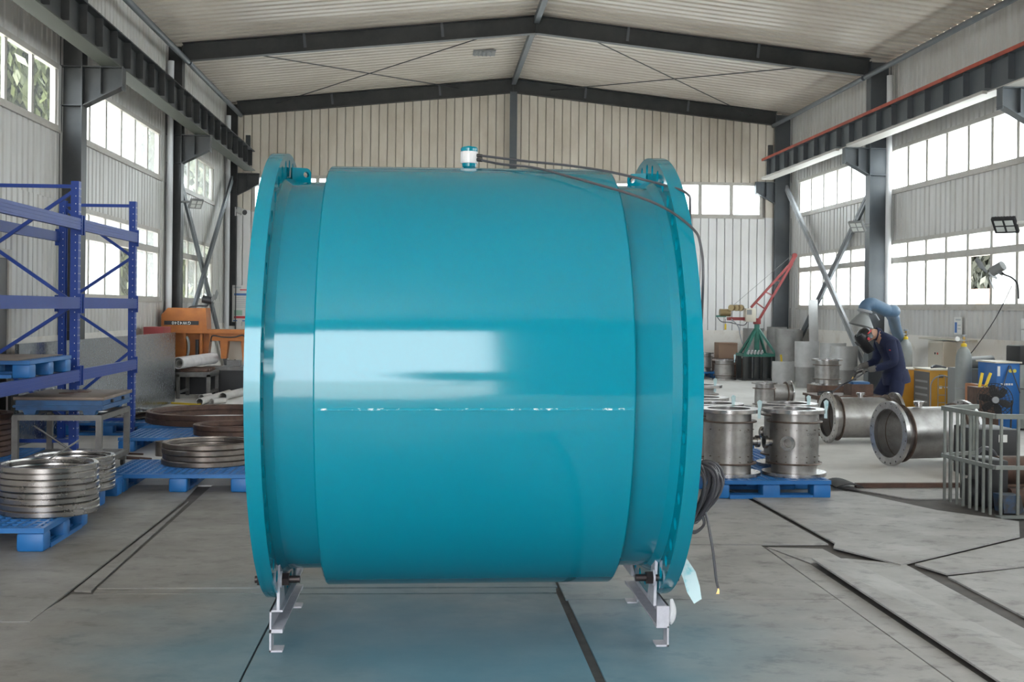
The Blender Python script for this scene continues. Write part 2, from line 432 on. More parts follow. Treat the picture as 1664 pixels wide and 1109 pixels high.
L_BAYS = [(10.4, 16.0, False), (16.65, 21.95, True), (22.85, 27.25, True)]
R_BAYS = [(-2.2, 3.1, True), (4.1, 9.4, True), (10.4, 15.9, True), (16.6, 22.4, True), (22.8, 28.1, True)]
side_wall('wall_left', XL, 1, L_BAYS, True)
side_wall('wall_right', XR, -1, R_BAYS, True)

# back wall
BW0, BW1, BWZ0, BWZ1 = -4.15, 7.85, 3.76, 4.59
bw = MB()
bw.box(XL-.3, XR+.3, YB, YB+.3, -.2, 1.08)
bw.box(XL-.3, XR+.3, YB+.065, YB+.11, 1.08, BWZ0)
bw.box(XL-.3, BW0, YB+.065, YB+.11, BWZ0, BWZ1); bw.box(BW1, XR+.3, YB+.065, YB+.11, BWZ0, BWZ1)
bw.prism([(XL-.3, BWZ1), (XR+.3, BWZ1), (XR+.3, roof_z(XR+.3)+.1), (RIDGE_X, RIDGE_Z+.1), (XL-.3, roof_z(XL-.3)+.1)], YB+.065, YB+.11, 'y')
wall_back = bw.build('wall_back', T['backing'], base=(0, YB, 0), smooth=0); wall_back['kind'] = 'structure'
MB().box(XL, XR, YB-.03, YB+.01, 0, 1.08).build('wall_plinth', T['plinth'], wall_back, smooth=0)
x = XL; st = (XR-XL)/68
for i in range(68):
    a, b = x + i*st + .006, x + (i+1)*st - .006
    z1 = min(roof_z(a), roof_z(b))
    def strip(z0, z1, mt):
        MB().add([(a, YB+.064, z0), (b, YB+.064, z0), (b, YB+.012, z0), (b-.012, YB, z0), (a+.012, YB, z0), (a, YB+.012, z0),
                  (a, YB+.064, z1), (b, YB+.064, z1), (b, YB+.012, z1), (b-.012, YB, z1), (a+.012, YB, z1), (a, YB+.012, z1)],
                 [(0,1,2,3,4,5), (11,10,9,8,7,6), (1,0,6,7), (2,1,7,8), (3,2,8,9), (4,3,9,10), (5,4,10,11), (0,5,11,6)]).build('wall_panel', mt, wall_back, smooth=0)
    strip(BWZ1, z1, T['panel_back']); strip(1.08, BWZ0, T['panel_low'])
    if b < BW0 or a > BW1: strip(BWZ0, BWZ1, T['panel_back'])

# front wall behind the camera, with the open goods door
fw = MB()
fw.prism([(XL-.3, DOOR_Z), (XR+.3, DOOR_Z), (XR+.3, roof_z(XR+.3)+.1), (RIDGE_X, RIDGE_Z+.1), (XL-.3, roof_z(XL-.3)+.1)], YFRONT-.2, YFRONT, 'y')
fw.box(XL-.3, DOOR_X0, YFRONT-.2, YFRONT, -.2, DOOR_Z); fw.box(DOOR_X1, XR+.3, YFRONT-.2, YFRONT, -.2, DOOR_Z)
fw.build('wall_front', T['panel_dim'], base=(0, YFRONT, 0), smooth=0)['kind'] = 'structure'

# roof
cl = MB()
for sx in (-1, 1):
    xe = XL-.3 if sx < 0 else XR+.3
    cl.prism([(RIDGE_X, RIDGE_Z+.13), (xe, roof_z(xe)+.13), (xe, roof_z(xe)+.25), (RIDGE_X, RIDGE_Z+.25)], YFRONT-.2, YB+.3, 'y')
ceiling = cl.build('ceiling', T['roof'], base=(0, 0, RIDGE_Z), smooth=0); ceiling['kind'] = 'structure'
yy = 14.0
while yy < YB - .01:
    y1 = min(yy + 1.06, YB)
    prof = []; t = yy
    while t < y1 - 1e-4:
        for a, b in ((0, 0), (.15, 0), (.18, .055), (.235, .055)):
            if t + a < y1: prof.append((t+a, b))
        t += .265
    prof.append((y1-.003, 0))
    for sx in (-1, 1):
        xe = XL-.02 if sx < 0 else XR+.02
        vs = []; n = len(prof)
        for xx in (RIDGE_X + sx*.02, xe):
            zb = roof_z(xx) + .01
            vs += [(xx, a, zb+b) for a, b in prof] + [(xx, y1-.003, zb+.10), (xx, yy, zb+.10)]
        n += 2
        fs = [tuple(range(n)), tuple(range(n, 2*n))[::-1]] + [(i, n+i, n+(i+1) % n, (i+1) % n) for i in range(n)]
        MB().add(vs, fs).build('roof_panel', T['roof'], ceiling, smooth=20)
    yy += 1.06

# ------------------------------------------------------------------ windows
WN = [0]
def window(X, sg, y0, y1, z0, z1, npan, transom=None, clear=(), axis='x', open_sash=None):
    """sg: +1 room on the + side of the wall. Panes sit 60 mm back from the wall face"""
    WN[0] += 1
    c = (X, (y0+y1)/2, z0) if axis == 'x' else ((y0+y1)/2, X, z0)
    root = struct_root('window_%d' % WN[0], c)
    def bx(m, a0, a1, d0, d1, q0, q1):
        lo, hi = sorted((X - sg*d0, X - sg*d1))
        if axis == 'x': m.box(lo, hi, a0, a1, q0, q1)
        else: m.box(a0, a1, lo, hi, q0, q1)
    fr = MB(); b = .07
    bx(fr, y0, y1, .0, .07, z0, z0+b); bx(fr, y0, y1, .0, .07, z1-b, z1)
    bx(fr, y0, y0+b, .02, .07, z0+b, z1-b); bx(fr, y1-b, y1, .02, .07, z0+b, z1-b)
    st = (y1-y0)/npan
    for i in range(1, npan): bx(fr, y0+i*st-.042, y0+i*st+.042, .025, .065, z0+b, z1-b)
    if transom: bx(fr, y0+b, y1-b, .0, .10, transom-.055, transom+.055)
    fr.build('window_frame', T['frame'], root, smooth=0)
    sl = MB(); bx(sl, y0-.03, y1+.03, -.035, .06, z0-.03, z0); sl.build('window_sill', T['frame'], root, smooth=0)
    rows = [(z0+b, z1-b)] if not transom else [(z0+b, transom-.045), (transom+.045, z1-b)]
    for i in range(npan):
        for k, (q0, q1) in enumerate(rows):
            if open_sash == i and k == 0: continue
            m = MB(); bx(m, y0+i*st+.032, y0+(i+1)*st-.032, .045, .052, q0, q1)
            m.build('pane', T['glass'] if (i, k) in clear else T['dusty' if axis == 'x' and sg > 0 else 'frost'], root, smooth=0)
    if axis == 'x':
        portal('window_portal', (X - sg*.16, c[1], (z0+z1)/2), (0, R(-90 if sg > 0 else 90), 0), z1-z0, y1-y0)
    else:
        portal('window_portal', (c[0], X - sg*.16, (z0+z1)/2), (R(-90), 0, 0), y1-y0, z1-z0)
    return root
for (y0, y1, low) in L_BAYS:
    n = round((y1-y0)/.88)
    window(XL, 1, y0, y1, Z_U0, Z_U1, n, clear=[(i, 0) for i in range(12)] if 10 < y0 < 11 else ())
    if low: window(XL, 1, y0, y1, Z_L0, Z_L1, n, transom=2.50, clear=((1, 0), (0, 0)) if y0 > 22 else ((3, 0),) if y0 > 16 else ())
for (y0, y1, low) in R_BAYS:
    n = round((y1-y0)/.84)
    window(XR, -1, y0, y1, Z_U0, Z_U1, n)
    window(XR, -1, y0, y1, Z_L0, Z_L1, n, transom=2.50, open_sash=2 if 16 < y0 < 17 else None)
window(YB, -1, BW0, BW1, BWZ0, BWZ1, 16, axis='y')
portal('door_portal', ((DOOR_X0+DOOR_X1)/2, YFRONT-.25, DOOR_Z/2), (R(90), 0, 0), DOOR_X1-DOOR_X0, DOOR_Z)

# ------------------------------------------------------------------ steel frame
SIDE_TXT = {-1: 'left', 1: 'right'}
FR_TXT = {28.8: 'in the rear corner', 22.5: 'one bay before the rear wall', 16.2: 'two bays before the rear wall', 9.9: 'three bays before the rear wall'}
def column(sx, y):
    Xi = -4.48 if sx < 0 else 8.12
    Xo = XL - .02 if sx < 0 else XR + .02
    zt = roof_z(Xi) - .05
    root = thing('steel_column', 'dark steel column on the %s wall %s' % (SIDE_TXT[sx], FR_TXT[y]), 'column', ((Xi+Xo)/2, y, 0), 'steel portal columns')
    lo, hi = sorted((Xi, Xo)); mt = T['dsteel'] if sx < 0 else T['msteel']
    MB().box(lo+.012, hi-.012, y-.006, y+.006, 0, zt).build('column_web', mt, root, smooth=0)
    a, b = sorted((Xi, Xi + sx*.014)); MB().box(a, b, y-.12, y+.12, 0, zt).build('column_flange', mt, root, smooth=0)
    a, b = sorted((Xo, Xo - sx*.014)); MB().box(a, b, y-.12, y+.12, 0, zt).build('column_flange', mt, root, smooth=0)
    # bracket carrying the crane girder
    xe = -3.98 if sx < 0 else 7.66
    br = MB()
    br.prism([(Xi, 4.10), (Xi, 4.60), (xe, 4.60), (xe, 4.36)], y-.006, y+.006, 'y')
    br.bar((Xi, y, 4.60), (xe, y, 4.60), .2, .014)
    br.bar((Xi, y, 4.10), (xe, y, 4.36), .2, .014)
    for q in (.0, .55): br.cbox((xe + (Xi-xe)*q + sx*.006, y, 4.45 - q*.03), (.012, .18, .28 + q*.1))
    br.build('crane_bracket', mt, root, smooth=0)
    if y < 28:
        st = MB()
        for z in (4.10, 4.60, 1.2): st.box(lo+.012, hi-.012, y-.11, y+.11, z-.006, z+.006)
        st.build('stiffener_plates', mt, root, smooth=0)
for y in FRAMES[:4]:
    for sx in (-1, 1): column(sx, y)
def rafter(sx, y):
    Xe = -4.48 if sx < 0 else 8.12
    p0 = Vector((RIDGE_X, y, RIDGE_Z - .175)); p1 = Vector((Xe, y, roof_z(Xe) - .15))
    root = thing('roof_rafter', 'dark steel roof rafter, %s half, %s' % (SIDE_TXT[sx], 'against the rear wall' if y > 28 else 'one bay before the rear wall' if y > 20 else 'two bays before the rear wall'), 'rafter', p0, 'roof rafters')
    off = Vector((0, -.09, 0)) if y > 28 else Vector()
    p0 += off; p1 += off
    u = Vector((0, 0, 1)); d = (p1-p0).normalized(); n = (u - d*u.dot(d)).normalized()
    MB().bar(p0, p1, .012, .31).build('rafter_web', T['dsteel'], root, smooth=0)
    MB().bar(p0+n*.155, p1+n*.155, .16, .014).build('rafter_flange', T['dsteel'], root, smooth=0)
    MB().bar(p0-n*.155, p1-n*.155, .16, .014).build('rafter_flange', T['dsteel'], root, smooth=0)
    for q in (.27, .66):
        c = p0 + (p1-p0)*q
        MB().bar(c - n*.10 + Vector((0, -.085, 0)), c + n*.16 + Vector((0, -.085, 0)), .05, .012, (0, 1, 0)).build('fly_brace', T['msteel'], root, smooth=0)
    MB().box(RIDGE_X + (0 if sx > 0 else -.016), RIDGE_X + (.016 if sx > 0 else 0), y-.10+off.y, y+.08+off.y, RIDGE_Z-.35, RIDGE_Z-.02).build('ridge_end_plate', T['dsteel'], root, smooth=0)
for y in FRAMES[:3]:
    for sx in (-1, 1): rafter(sx, y)
for i, (a, b) in enumerate(((22.58, 28.6), (16.3, 22.42))):
    tag(MB().bar((RIDGE_X, a, RIDGE_Z-.11), (RIDGE_X, b, RIDGE_Z-.11), .10, .12).build('ridge_tie', T['msteel'], smooth=0), 'grey ridge tie running %s' % ('from the rear wall to the first rafter' if i == 0 else 'forward overhead from the nearer rafter'), 'beam', 'ridge ties')
    for sx, xx in ((-1, -4.40), (1, 8.05)):
        tag(MB().cyl((xx, a-.0, 5.93), (xx, b+.05, 5.93), .05, n=12).build('eave_tie_tube', T['msteel']), 'grey eave tie tube along the %s wall, %s bay' % (SIDE_TXT[sx], 'rearmost' if i == 0 else 'second rearmost'), 'tube', 'eave tie tubes')
# rear wall centre post
pm = thing('wall_post', 'grey steel post at the middle of the rear wall under the ridge', 'column', (RIDGE_X, YB-.1, 0))
MB().box(RIDGE_X-.085, RIDGE_X+.085, YB-.20, YB-.185, 0, 6.6).build('column_flange', T['msteel'], pm, smooth=0)
MB().box(RIDGE_X-.006, RIDGE_X+.006, YB-.185, YB-.04, 0, 6.6).build('column_web', T['msteel'], pm, smooth=0)
# roof bracing rods
for i, (p, q) in enumerate((((1.17, 22.6, 6.62), (-3.59, 28.65, 6.22)), ((-3.55, 22.6, 6.16), (.60, 28.65, 6.66)), ((2.73, 22.6, 6.62), (7.51, 28.65, 6.16)), ((7.14, 22.6, 6.14), (2.75, 28.65, 6.66)))):
    tag(MB().cyl(p, q, .011, n=8).build('brace_rod', T['dsteel']), ['thin roof brace rod from near the ridge down to the rear left eave', 'thin roof brace rod from the left eave up to the rear ridge', 'thin roof brace rod from near the ridge down to the rear right eave', 'thin roof brace rod from the right eave up to the rear ridge'][i], 'rod', 'roof brace rods')
# wall cross braces, paired channels
for i, (p, q) in enumerate((((-4.64, 22.68, 4.15), (-4.64, 28.4, .25)), ((-4.56, 28.5, 4.45), (-4.56, 22.7, .55)), ((8.33, 28.5, 4.45), (8.33, 22.9, .35)), ((8.41, 22.72, 4.15), (8.41, 28.3, .45)))):
    dd = (Vector(q)-Vector(p)).normalized(); n = dd.cross(Vector((1, 0, 0))).normalized()
    br = thing('wall_brace', ['dark diagonal wall brace sloping down to the rear on the left wall', 'pale diagonal wall brace sloping down to the front on the left wall', 'pale diagonal wall brace sloping down to the front on the right wall', 'dark diagonal wall brace sloping down to the rear on the right wall'][i], 'brace', p, 'wall cross braces')
    mt = (T['msteel'], T['msteel'], T['gsteel'], T['msteel'])[i]
    for s in (-1, 1): MB().bar(Vector(p)+n*s*.042, Vector(q)+n*s*.042, .05, .068, n).build('brace_channel', mt, br, smooth=0)
    for t in (.2, .4, .6, .8):
        c = Vector(p).lerp(Vector(q), t); MB().cbox(c, (.055, .05, .05)).build('batten_plate', mt, br, smooth=0)
# crane girders
for sx in (-1, 1):
    xc = -4.13 if sx < 0 else 7.80
    root = thing('crane_girder', 'dark ribbed crane girder on brackets along the %s wall' % SIDE_TXT[sx] + (' with a red rail' if sx > 0 else ''), 'girder', (xc, 8, 4.61), 'crane girders')
    y0, y1 = 8.0, 28.3
    mt = T['dsteel'] if sx < 0 else T['msteel']
    MB().box(xc-.006, xc+.006, y0, y1, 4.63, 5.05).build('girder_web', mt, root, smooth=0)
    MB().box(xc-.11, xc+.11, y0, y1, 5.05, 5.066).build('top_flange', mt, root, smooth=0)
    MB().box(xc-.12, xc+.12, y0, y1, 4.61, 4.63).build('bottom_flange', T['wrail'] if sx > 0 else T['olive'], root, smooth=0)
    MB().box(xc-.03, xc+.03, y0, y1, 5.066, 5.125).build('crane_rail', T['redrail'] if sx > 0 else T['dsteel'], root, smooth=0)
    yy = y0 + .35
    while yy < y1:
        MB().box(xc-.10, xc+.10, yy-.006, yy+.006, 4.70, 5.05).build('girder_stiffener', mt, root, smooth=0); yy += .70
    yy = y0 + 1
    while yy < y1:
        MB().box(xc-.075, xc+.075, yy-.03, yy+.03, 5.066, 5.10).build('rail_clip', T['dsteel'], root, smooth=0); yy += 1.05
    MB().box(xc-.05, xc+.05, y1-.35, y1-.25, 5.12, 5.38).build('end_stop', T['dsteel'], root, smooth=0)
    if sx > 0:
        MB().box(xc-.125, xc-.11, y0, y1, 5.045, 5.10).build('conductor_bar', T['redrail'], root, smooth=0)
        for a, b in ((22.8, 28.0), (16.6, 22.2)):
            MB().box(xc-.20, xc-.13, a, b, 4.59, 4.635).build('conduit_tray', T['wrail'], root, smooth=0)
# white downpipes beside the columns
for i, (xx, yv, t) in enumerate(((-4.66, 22.29, 'left wall beside the second column'), (8.38, 22.12, 'right wall beside the second column'), (-4.66, 28.55, 'left rear corner'))):
    tag(MB().cyl((xx, yv, 0), (xx, yv, 5.9), .055, n=14).build('downpipe', T['white_paint']), 'white plastic downpipe on the ' + t, 'pipe', 'downpipes')
v = thing('roof_vent', 'small grey louvred vent in the roof sheet left of the ridge', 'vent', (1.05, 25.4, 6.79))
zv = roof_z(1.05)
MB().box(.82, 1.28, 25.15, 25.65, zv-.03, zv+.0).build('vent_frame', T['grey'], v, smooth=0)
for k in range(5): MB().bar((.85+.08*k, 25.2, zv-.04), (.85+.08*k, 25.6, zv-.04), .06, .006, (.5, 0, 1)).build('vent_slat', T['gsteel'], v, smooth=0)

# ================================================================== the big teal tube
PC = Vector((.187, 6.0, 1.229)); TILT = .005
MX = Matrix.Translation(PC) @ Matrix.Rotation(-TILT, 4, 'Y') @ Matrix.Rotation(R(90), 4, 'Y')   # local z -> tube axis (+X)
def ring_with_holes(r0, r1, rc, rh, n, z0, z1, M=None, seg=16):
    """flange ring r0..r1 drilled with n real holes"""
    m = MB()
    for k in range(n):
        tc = 2*math.pi*(k+.5)/n; dt = math.pi/n
        outer = []; hole = []
        for i in range(seg):
            a = 2*math.pi*(i+.5)/seg
            a = 2*math.pi*i/seg
            c, s = math.cos(a), math.sin(a); q = 1/max(abs(c), abs(s)); c2, s2 = c*q, s*q
            t = tc + dt*c2
            r = rc + (s2*(r1-rc) if s2 > 0 else s2*(rc-r0))
            outer.append((r*math.cos(t), r*math.sin(t)))
            hx, hy = rc + rh*s, rh*c
            hole.append((hx*math.cos(tc) - hy*math.sin(tc), hx*math.sin(tc) + hy*math.cos(tc)))
        vs = [(x, y, z) for z in (z0, z1) for P in (outer, hole) for x, y in P]
        fs = []
        for i in range(seg):
            j = (i+1) % seg
            fs.append((i, j, seg+j, seg+i)); fs.append((2*seg+j, 2*seg+i, 3*seg+i, 3*seg+j))
            fs.append((seg+i, seg+j, 3*seg+j, 3*seg+i))
            a = 2*math.pi*i/seg; b = 2*math.pi*((i+1) % seg or seg)/seg
            mid = (i+.5)*360/seg
            if 45 < mid < 135 or 225 < mid < 315: fs.append((i, 2*seg+i, 2*seg+j, j))
        m.add(vs, fs, M)
    return m
tube = thing('flow_tube', 'huge teal flanged flow meter tube lying on two pale support frames', 'flow meter', (PC.x, PC.y, 0))
# outer shell, in two rolled halves that meet at the front weld with a slight kink
NB, RB, HB = 320, .997, .658
TS = R(-90 + 5.3)
body = MB(); vs = []; prof = [(-HB, .925), (-HB, RB-.006), (-HB+.006, RB), (-.33, RB), (0, RB), (.33, RB), (HB-.006, RB), (HB, RB-.006), (HB, .925)]
for i in range(NB):
    t = 2*math.pi*i/NB; tau = (t - TS + math.pi) % (2*math.pi) - math.pi
    off = -.10*tau*math.exp(-tau/.10) if tau > 0 else 0
    for s, r in prof:
        rr = r + (off if r > .95 else 0)
        vs.append((rr*math.cos(t), rr*math.sin(t), s))
npf = len(prof)
fs = [(i*npf+k, ((i+1) % NB)*npf+k, ((i+1) % NB)*npf+k+1, i*npf+k+1) for i in range(NB) for k in range(npf-1)]
body.add(vs, fs, MX); body.build('shell', T['teal'], tube, smooth=40)
for sg in (-1, 1):
    pr = [(.921, sg*.60), (.921, sg*.66), (.921, sg*.815), (.922, sg*.825), (.945, sg*.861), (.90, sg*.861), (.90, sg*.60)]
    MB().lathe(pr, 192, MX, closed=True).build('neck', T['teal'], tube, smooth=22)
    fl_ = ring_with_holes(.88, 1.054, .998, .027, 44, sg*.861, sg*.926, MX)
    fl_.build('flange', T['teal'], tube, smooth=40)
    MB().lathe([(.885, sg*.861), (.885, sg*.60), (.90, sg*.60), (.90, sg*.861)], 128, MX, closed=True).build('liner', T['dkplastic'], tube)
    MB().lathe([(.94, sg*.926), (.94, sg*.931), (.885, sg*.931), (.885, sg*.926)], 128, MX, closed=True).build('raised_face', T['dkplastic'], tube)
    # lifting lug standing on the neck against the flange
    xf = PC.x + sg*.861; zt = PC.z + .921
    d = -sg
    lug = MB(); hx, hz, hr = xf + d*.070, zt + .032, .014
    outl = [(xf, zt-.03), (xf + d*.095, zt-.03), (xf + d*.095, zt+.042), (xf + d*.088, zt+.056), (xf + d*.074, zt+.063), (xf, zt+.063)]
    nh = 18; hole = [(hx + hr*math.cos(2*math.pi*i/nh), hz + hr*math.sin(2*math.pi*i/nh)) for i in range(nh)]
    bmm = bmesh.new()
    vo = [bmm.verts.new((a, 5.93, b)) for a, b in outl]; vh = [bmm.verts.new((a, 5.93, b)) for a, b in hole]
    es = [bmm.edges.new((vo[i], vo[(i+1) % len(vo)])) for i in range(len(vo))] + [bmm.edges.new((vh[i], vh[(i+1) % nh])) for i in range(nh)]
    bmesh.ops.triangle_fill(bmm, edges=es, use_beauty=True)
    ret = bmesh.ops.extrude_face_region(bmm, geom=bmm.faces[:])
    for e in ret['geom']:
        if isinstance(e, bmesh.types.BMVert): e.co.y += .025
    lug.addbm(bmm, Matrix.Translation((xf, 5.95, 0)) @ Matrix.Rotation(sg*R(-26), 4, 'Z') @ Matrix.Translation((-xf, -5.95, 0)))
    lug.box(*sorted((xf + d*.03, xf + d*.042)), 5.97, 6.06, zt-.03, zt+.05)
    lug.build('lifting_lug', T['teal'], tube, smooth=40)
# weld bead along the seam
wm = mat('chipped_teal_weld', (.004, .26, .36), .3, col2=(.75, .80, .82), vs=70, lo=.57, hi=.62, stretch=(.6, 1, 1))
zs = PC.z - RB*math.sin(R(5.3)); ysm = PC.y - RB*math.cos(R(5.3)) + .001
MB().tube([(PC.x - HB + .02 + i*.0644, ysm, zs + random.uniform(-.0015, .0015) + (i-10)*.0644*TILT) for i in range(21)], .0045, 6).build('weld_seam', wm, tube)
# terminal head on top
hd = MB().lathe([(.020, 2.18), (.020, 2.225), (.034, 2.238), (.036, 2.254)], 32, Matrix.Translation((.18, 6, 0))).build('terminal_head', T['teal'], tube, label='round teal and white terminal head')
MB().lathe([(.045, 2.212), (.045, 2.226), (.02, 2.226)], 40, Matrix.Translation((.18, 6, 0))).build('mounting_flange', T['white_paint'], hd)
MB().lathe([(.0, 2.254), (.041, 2.254), (.042, 2.258), (.042, 2.308), (.04, 2.311), (0, 2.311)], 40, Matrix.Translation((.18, 6, 0))).build('white_band', T['white_paint'], hd)
MB().lathe([(.0, 2.311), (.041, 2.311), (.042, 2.325), (.036, 2.333), (.015, 2.335), (.012, 2.338), (0, 2.338)], 40, Matrix.Translation((.18, 6, 0))).build('screw_cap', T['teal'], hd)
for z in (2.272, 2.292): MB().cyl((.215, 5.985, z), (.243, 5.975, z-.004), .009, n=12).build('cable_gland', T['dkplastic'], hd)

# ------------------------------------------------------------------ cable and coil on the right flange
def spline(pts, n=8):
    P = [Vector(p) for p in pts]; out = []
    for i in range(len(P)-1):
        a, b, c, d = P[max(i-1, 0)], P[i], P[i+1], P[min(i+2, len(P)-1)]
        for k in range(n):
            t = k/n
            out.append(.5*((2*b) + (c-a)*t + (2*a-5*b+4*c-d)*t*t + (3*b-a-3*c+d)*t**3))
    out.append(P[-1]); return out
cab = thing('signal_cable', 'black signal cables from the terminal head to a coil hanging on the right flange', 'cable', (1.25, 5.8, .4))
c1 = MB().tube(spline([(.24, 5.975, 2.29), (.45, 5.85, 2.252), (.64, 5.74, 2.222), (.84, 5.6, 2.175), (1.05, 5.42, 2.10), (1.115, 5.33, 2.06), (1.13, 5.33, 2.0), (1.145, 5.42, 1.7), (1.15, 5.55, 1.2), (1.18, 5.72, .84)]), .0058, 8)
c1.build('cable_run', T['cable'], cab)
MB().tube(spline([(.24, 5.975, 2.268), (.33, 5.85, 2.236), (.47, 5.70, 2.205), (.64, 5.55, 2.145), (.86, 5.36, 2.06), (1.0, 5.25, 1.99), (1.10, 5.135, 1.895), (1.128, 5.10, 1.82), (1.135, 5.08, 1.66), (1.14, 5.20, 1.3), (1.16, 5.6, .92), (1.19, 5.70, .82)]), .0058, 8).build('cable_run', T['cable'], cab)
for k in range(22):
    a = k/21; cx = 1.235 + .05*math.sin(a*3.1) + random.uniform(-.012, .012)
    w = .04 + .04*random.random(); h = .135 + random.uniform(-.015, .015); yaw = random.uniform(-.5, .5) + (a-.5)*1.6
    tilt = .25 + .5*a
    pts = []
    for i in range(25):
        t = 2*math.pi*i/24
        u = w*math.cos(t)*(1 + .5*math.sin(t)); z = h*math.sin(t)
        p = Vector((u + z*-.12*0, 0, z)); p = Matrix.Rotation(tilt*.6, 3, 'Y') @ p
        p = Matrix.Rotation(yaw, 3, 'Z') @ p
        pts.append(Vector((cx, 5.72 + (a-.5)*.14, .695)) + p)
    MB().tube(pts, .007, 7, caps=False).build('coil_loop', T['cable'], cab)
for k in range(2):
    MB().tube(spline([(1.22, 5.68, .60), (1.17+.03*k, 5.66, .545), (1.235, 5.66, .52-.008*k), (1.285, 5.68, .55), (1.27, 5.69, .61)]), .0065, 7).build('coil_loop', T['cable'], cab)
MB().tube(spline([(1.29, 5.69, .62), (1.305, 5.67, .54), (1.325, 5.66, .42), (1.34, 5.66, .30), (1.35, 5.66, .255)]), .0065, 7).build('cable_tail', T['cable'], cab)
for k in range(3): MB().tube([(1.35, 5.66, .256), (1.348+.003*k, 5.658, .243), (1.340+.006*k, 5.655, .228)], .0017, 6).build('wire_end', T['brass'], cab)

# ------------------------------------------------------------------ support frames
def channel(m, x, y0, y1, z0, h, w, d, t=.008):
    """C channel along Y, web at x, flanges reach d*w"""
    a, b = sorted((x, x + d*t)); m.box(a, b, y0, y1, z0, z0+h)
    a, b = sorted((x, x + d*w)); m.box(a, b, y0, y1, z0, z0+t); m.box(a, b, y0, y1, z0+h-t, z0+h)
for sg, nm in ((-1, 'left'), (1, 'right')):
    d = -sg
    xw = -.705 if sg < 0 else 1.108
    yf0, yf1 = (5.56, 6.46) if sg < 0 else (5.60, 6.52)
    sf = thing('support_frame', 'pale steel channel support frame under the %s flange of the teal tube' % nm, 'support', (xw, 6, 0), 'support frames of the teal tube')
    m = MB(); channel(m, xw, yf0, yf1, .094, .094, .058, d); m.build('channel_beam', T['primer'], sf, smooth=0)
    if sg > 0: MB().box(xw-.058, xw, yf0-.006, yf0, .094, .188).build('end_cap', T['primer'], sf, smooth=0)
    for yy, ww in ((yf0, .09), (yf1-.09, .09)):
        m = MB(); channel(m, xw, yy, yy+ww, 0.0, .094, .058, d); m.build('foot_channel', T['primer'], sf, smooth=0)
    xf = PC.x + sg*.861
    for s in (-1, 1):
        yb = 6 + s*.415; q = yf0 if s < 0 else yf1
        pl = [(q, .188), (q, .205), (yb - s*-.02, .44), (yb + s*-.028, .44), (yb + s*-.055, .40), (6 + s*.23, .188)]
        a, b = sorted((xf, xf + d*.013))
        MB().prism(pl, a, b, 'x').build('gusset_plate', T['primer'], sf, smooth=0)
        zb = PC.z - math.sqrt(.998**2 - .415**2)
        bt = MB().cyl((xf - d*.10, yb, zb), (xf + d*.10, yb, zb), .0165, n=16).build('bolt', T['bolt'], sf)
        MB().cyl((xf + d*.022, yb, zb), (xf + d*.052, yb, zb), .031, n=6).build('nut', T['bolt'], bt, smooth=0)
        MB().cyl((xf + d*.013, yb, zb), (xf + d*.022, yb, zb), .036, n=24).build('washer', T['primer'], bt)
        MB().cyl((xf - d*.088, yb, zb), (xf - d*.066, yb, zb), .030, n=6).build('bolt_head', T['bolt'], bt, smooth=0)
# masking film and foam left on the right support
mf = MB(); P = [(1.135, 5.60, .42), (1.16, 5.585, .40), (1.195, 5.575, .335), (1.215, 5.575, .27), (1.235, 5.57, .215)]
for i, w in enumerate((.03, .06, .07, .068, .05)): pass
ws = (.025, .055, .07, .07, .045); vs = []
for (p, w) in zip(P, ws):
    for dd in (-1, 1):
        for th in (0, .002): vs.append((p[0] + dd*w/2*.9, p[1] + th + dd*.012, p[2] + dd*w*.18))
fs = []
for i in range(4):
    o = 4*i; fs += [(o, o+2, o+6, o+4), (o+1, o+5, o+7, o+3), (o, o+4, o+5, o+1), (o+2, o+3, o+7, o+6)]
fs += [(0, 1, 3, 2), (16, 18, 19, 17)]
tag(mf.add(vs, fs).build('masking_film', T['tape']), 'torn pale masking film hanging from the right flange by the support bolt', 'film')
fo = MB(); pts = spline([(1.122, 5.62, .215), (1.128, 5.61, .17), (1.124, 5.61, .13), (1.12, 5.62, .10)], 5)
fo.tube(pts, [.005 + .012*math.sin(math.pi*(i+.6)/(len(pts)+.2)) for i in range(len(pts))], 10)
tag(fo.build('foam_strip', T['foam']), 'white foam lump stuck to the front of the right support frame', 'foam')

# ================================================================== pallets and rings, left side
def make_pallet(L=1.2, W=1.0):
    r = thing('plastic_pallet', 'blue plastic pallet', 'pallet')
    m = MB()
    m.box(-L/2, L/2, -W/2, -W/2+.03, .118, .15); m.box(-L/2, L/2, W/2-.03, W/2, .118, .15)
    m.box(-L/2, -L/2+.03, -W/2+.03, W/2-.03, .118, .15); m.box(L/2-.03, L/2, -W/2+.03, W/2-.03, .118, .15)
    n = 19
    for i in range(1, n): m.box(-L/2 + L*i/n - .009, -L/2 + L*i/n + .009, -W/2+.03, W/2-.03, .126, .149)
    n = 12
    for i in range(1, n): m.box(-L/2+.03, L/2-.03, -W/2 + W*i/n - .011, -W/2 + W*i/n + .011, .124, .1485)
    m.build('deck', T['blue_pallet'], r, smooth=0)
    for i in (-1, 0, 1):
        for j in (-1, 0, 1):
            w = .17 if i else .15
            MB().bbox(i*(L/2-w/2)-w/2, i*(L/2-w/2)+w/2, j*(W/2-.075)-.075, j*(W/2-.075)+.075, .0, .118, .018).build('block', T['blue_pallet'], r)
        m = MB(); w = .15; c = i*(L/2-w/2)
        for k in (-1, 0, 1): m.box(c+k*.06-.015, c+k*.06+.015, -W/2+.15, W/2-.15, 0, .03)
        for k in range(-6, 7):
            if abs(k) > 0: m.box(c-.07, c+.07, k*.055-.006, k*.055+.006, .002, .018)
        m.build('runner', T['blue_pallet'], r, smooth=0)
    return r
pal0 = make_pallet()
PAL_USED = [False]
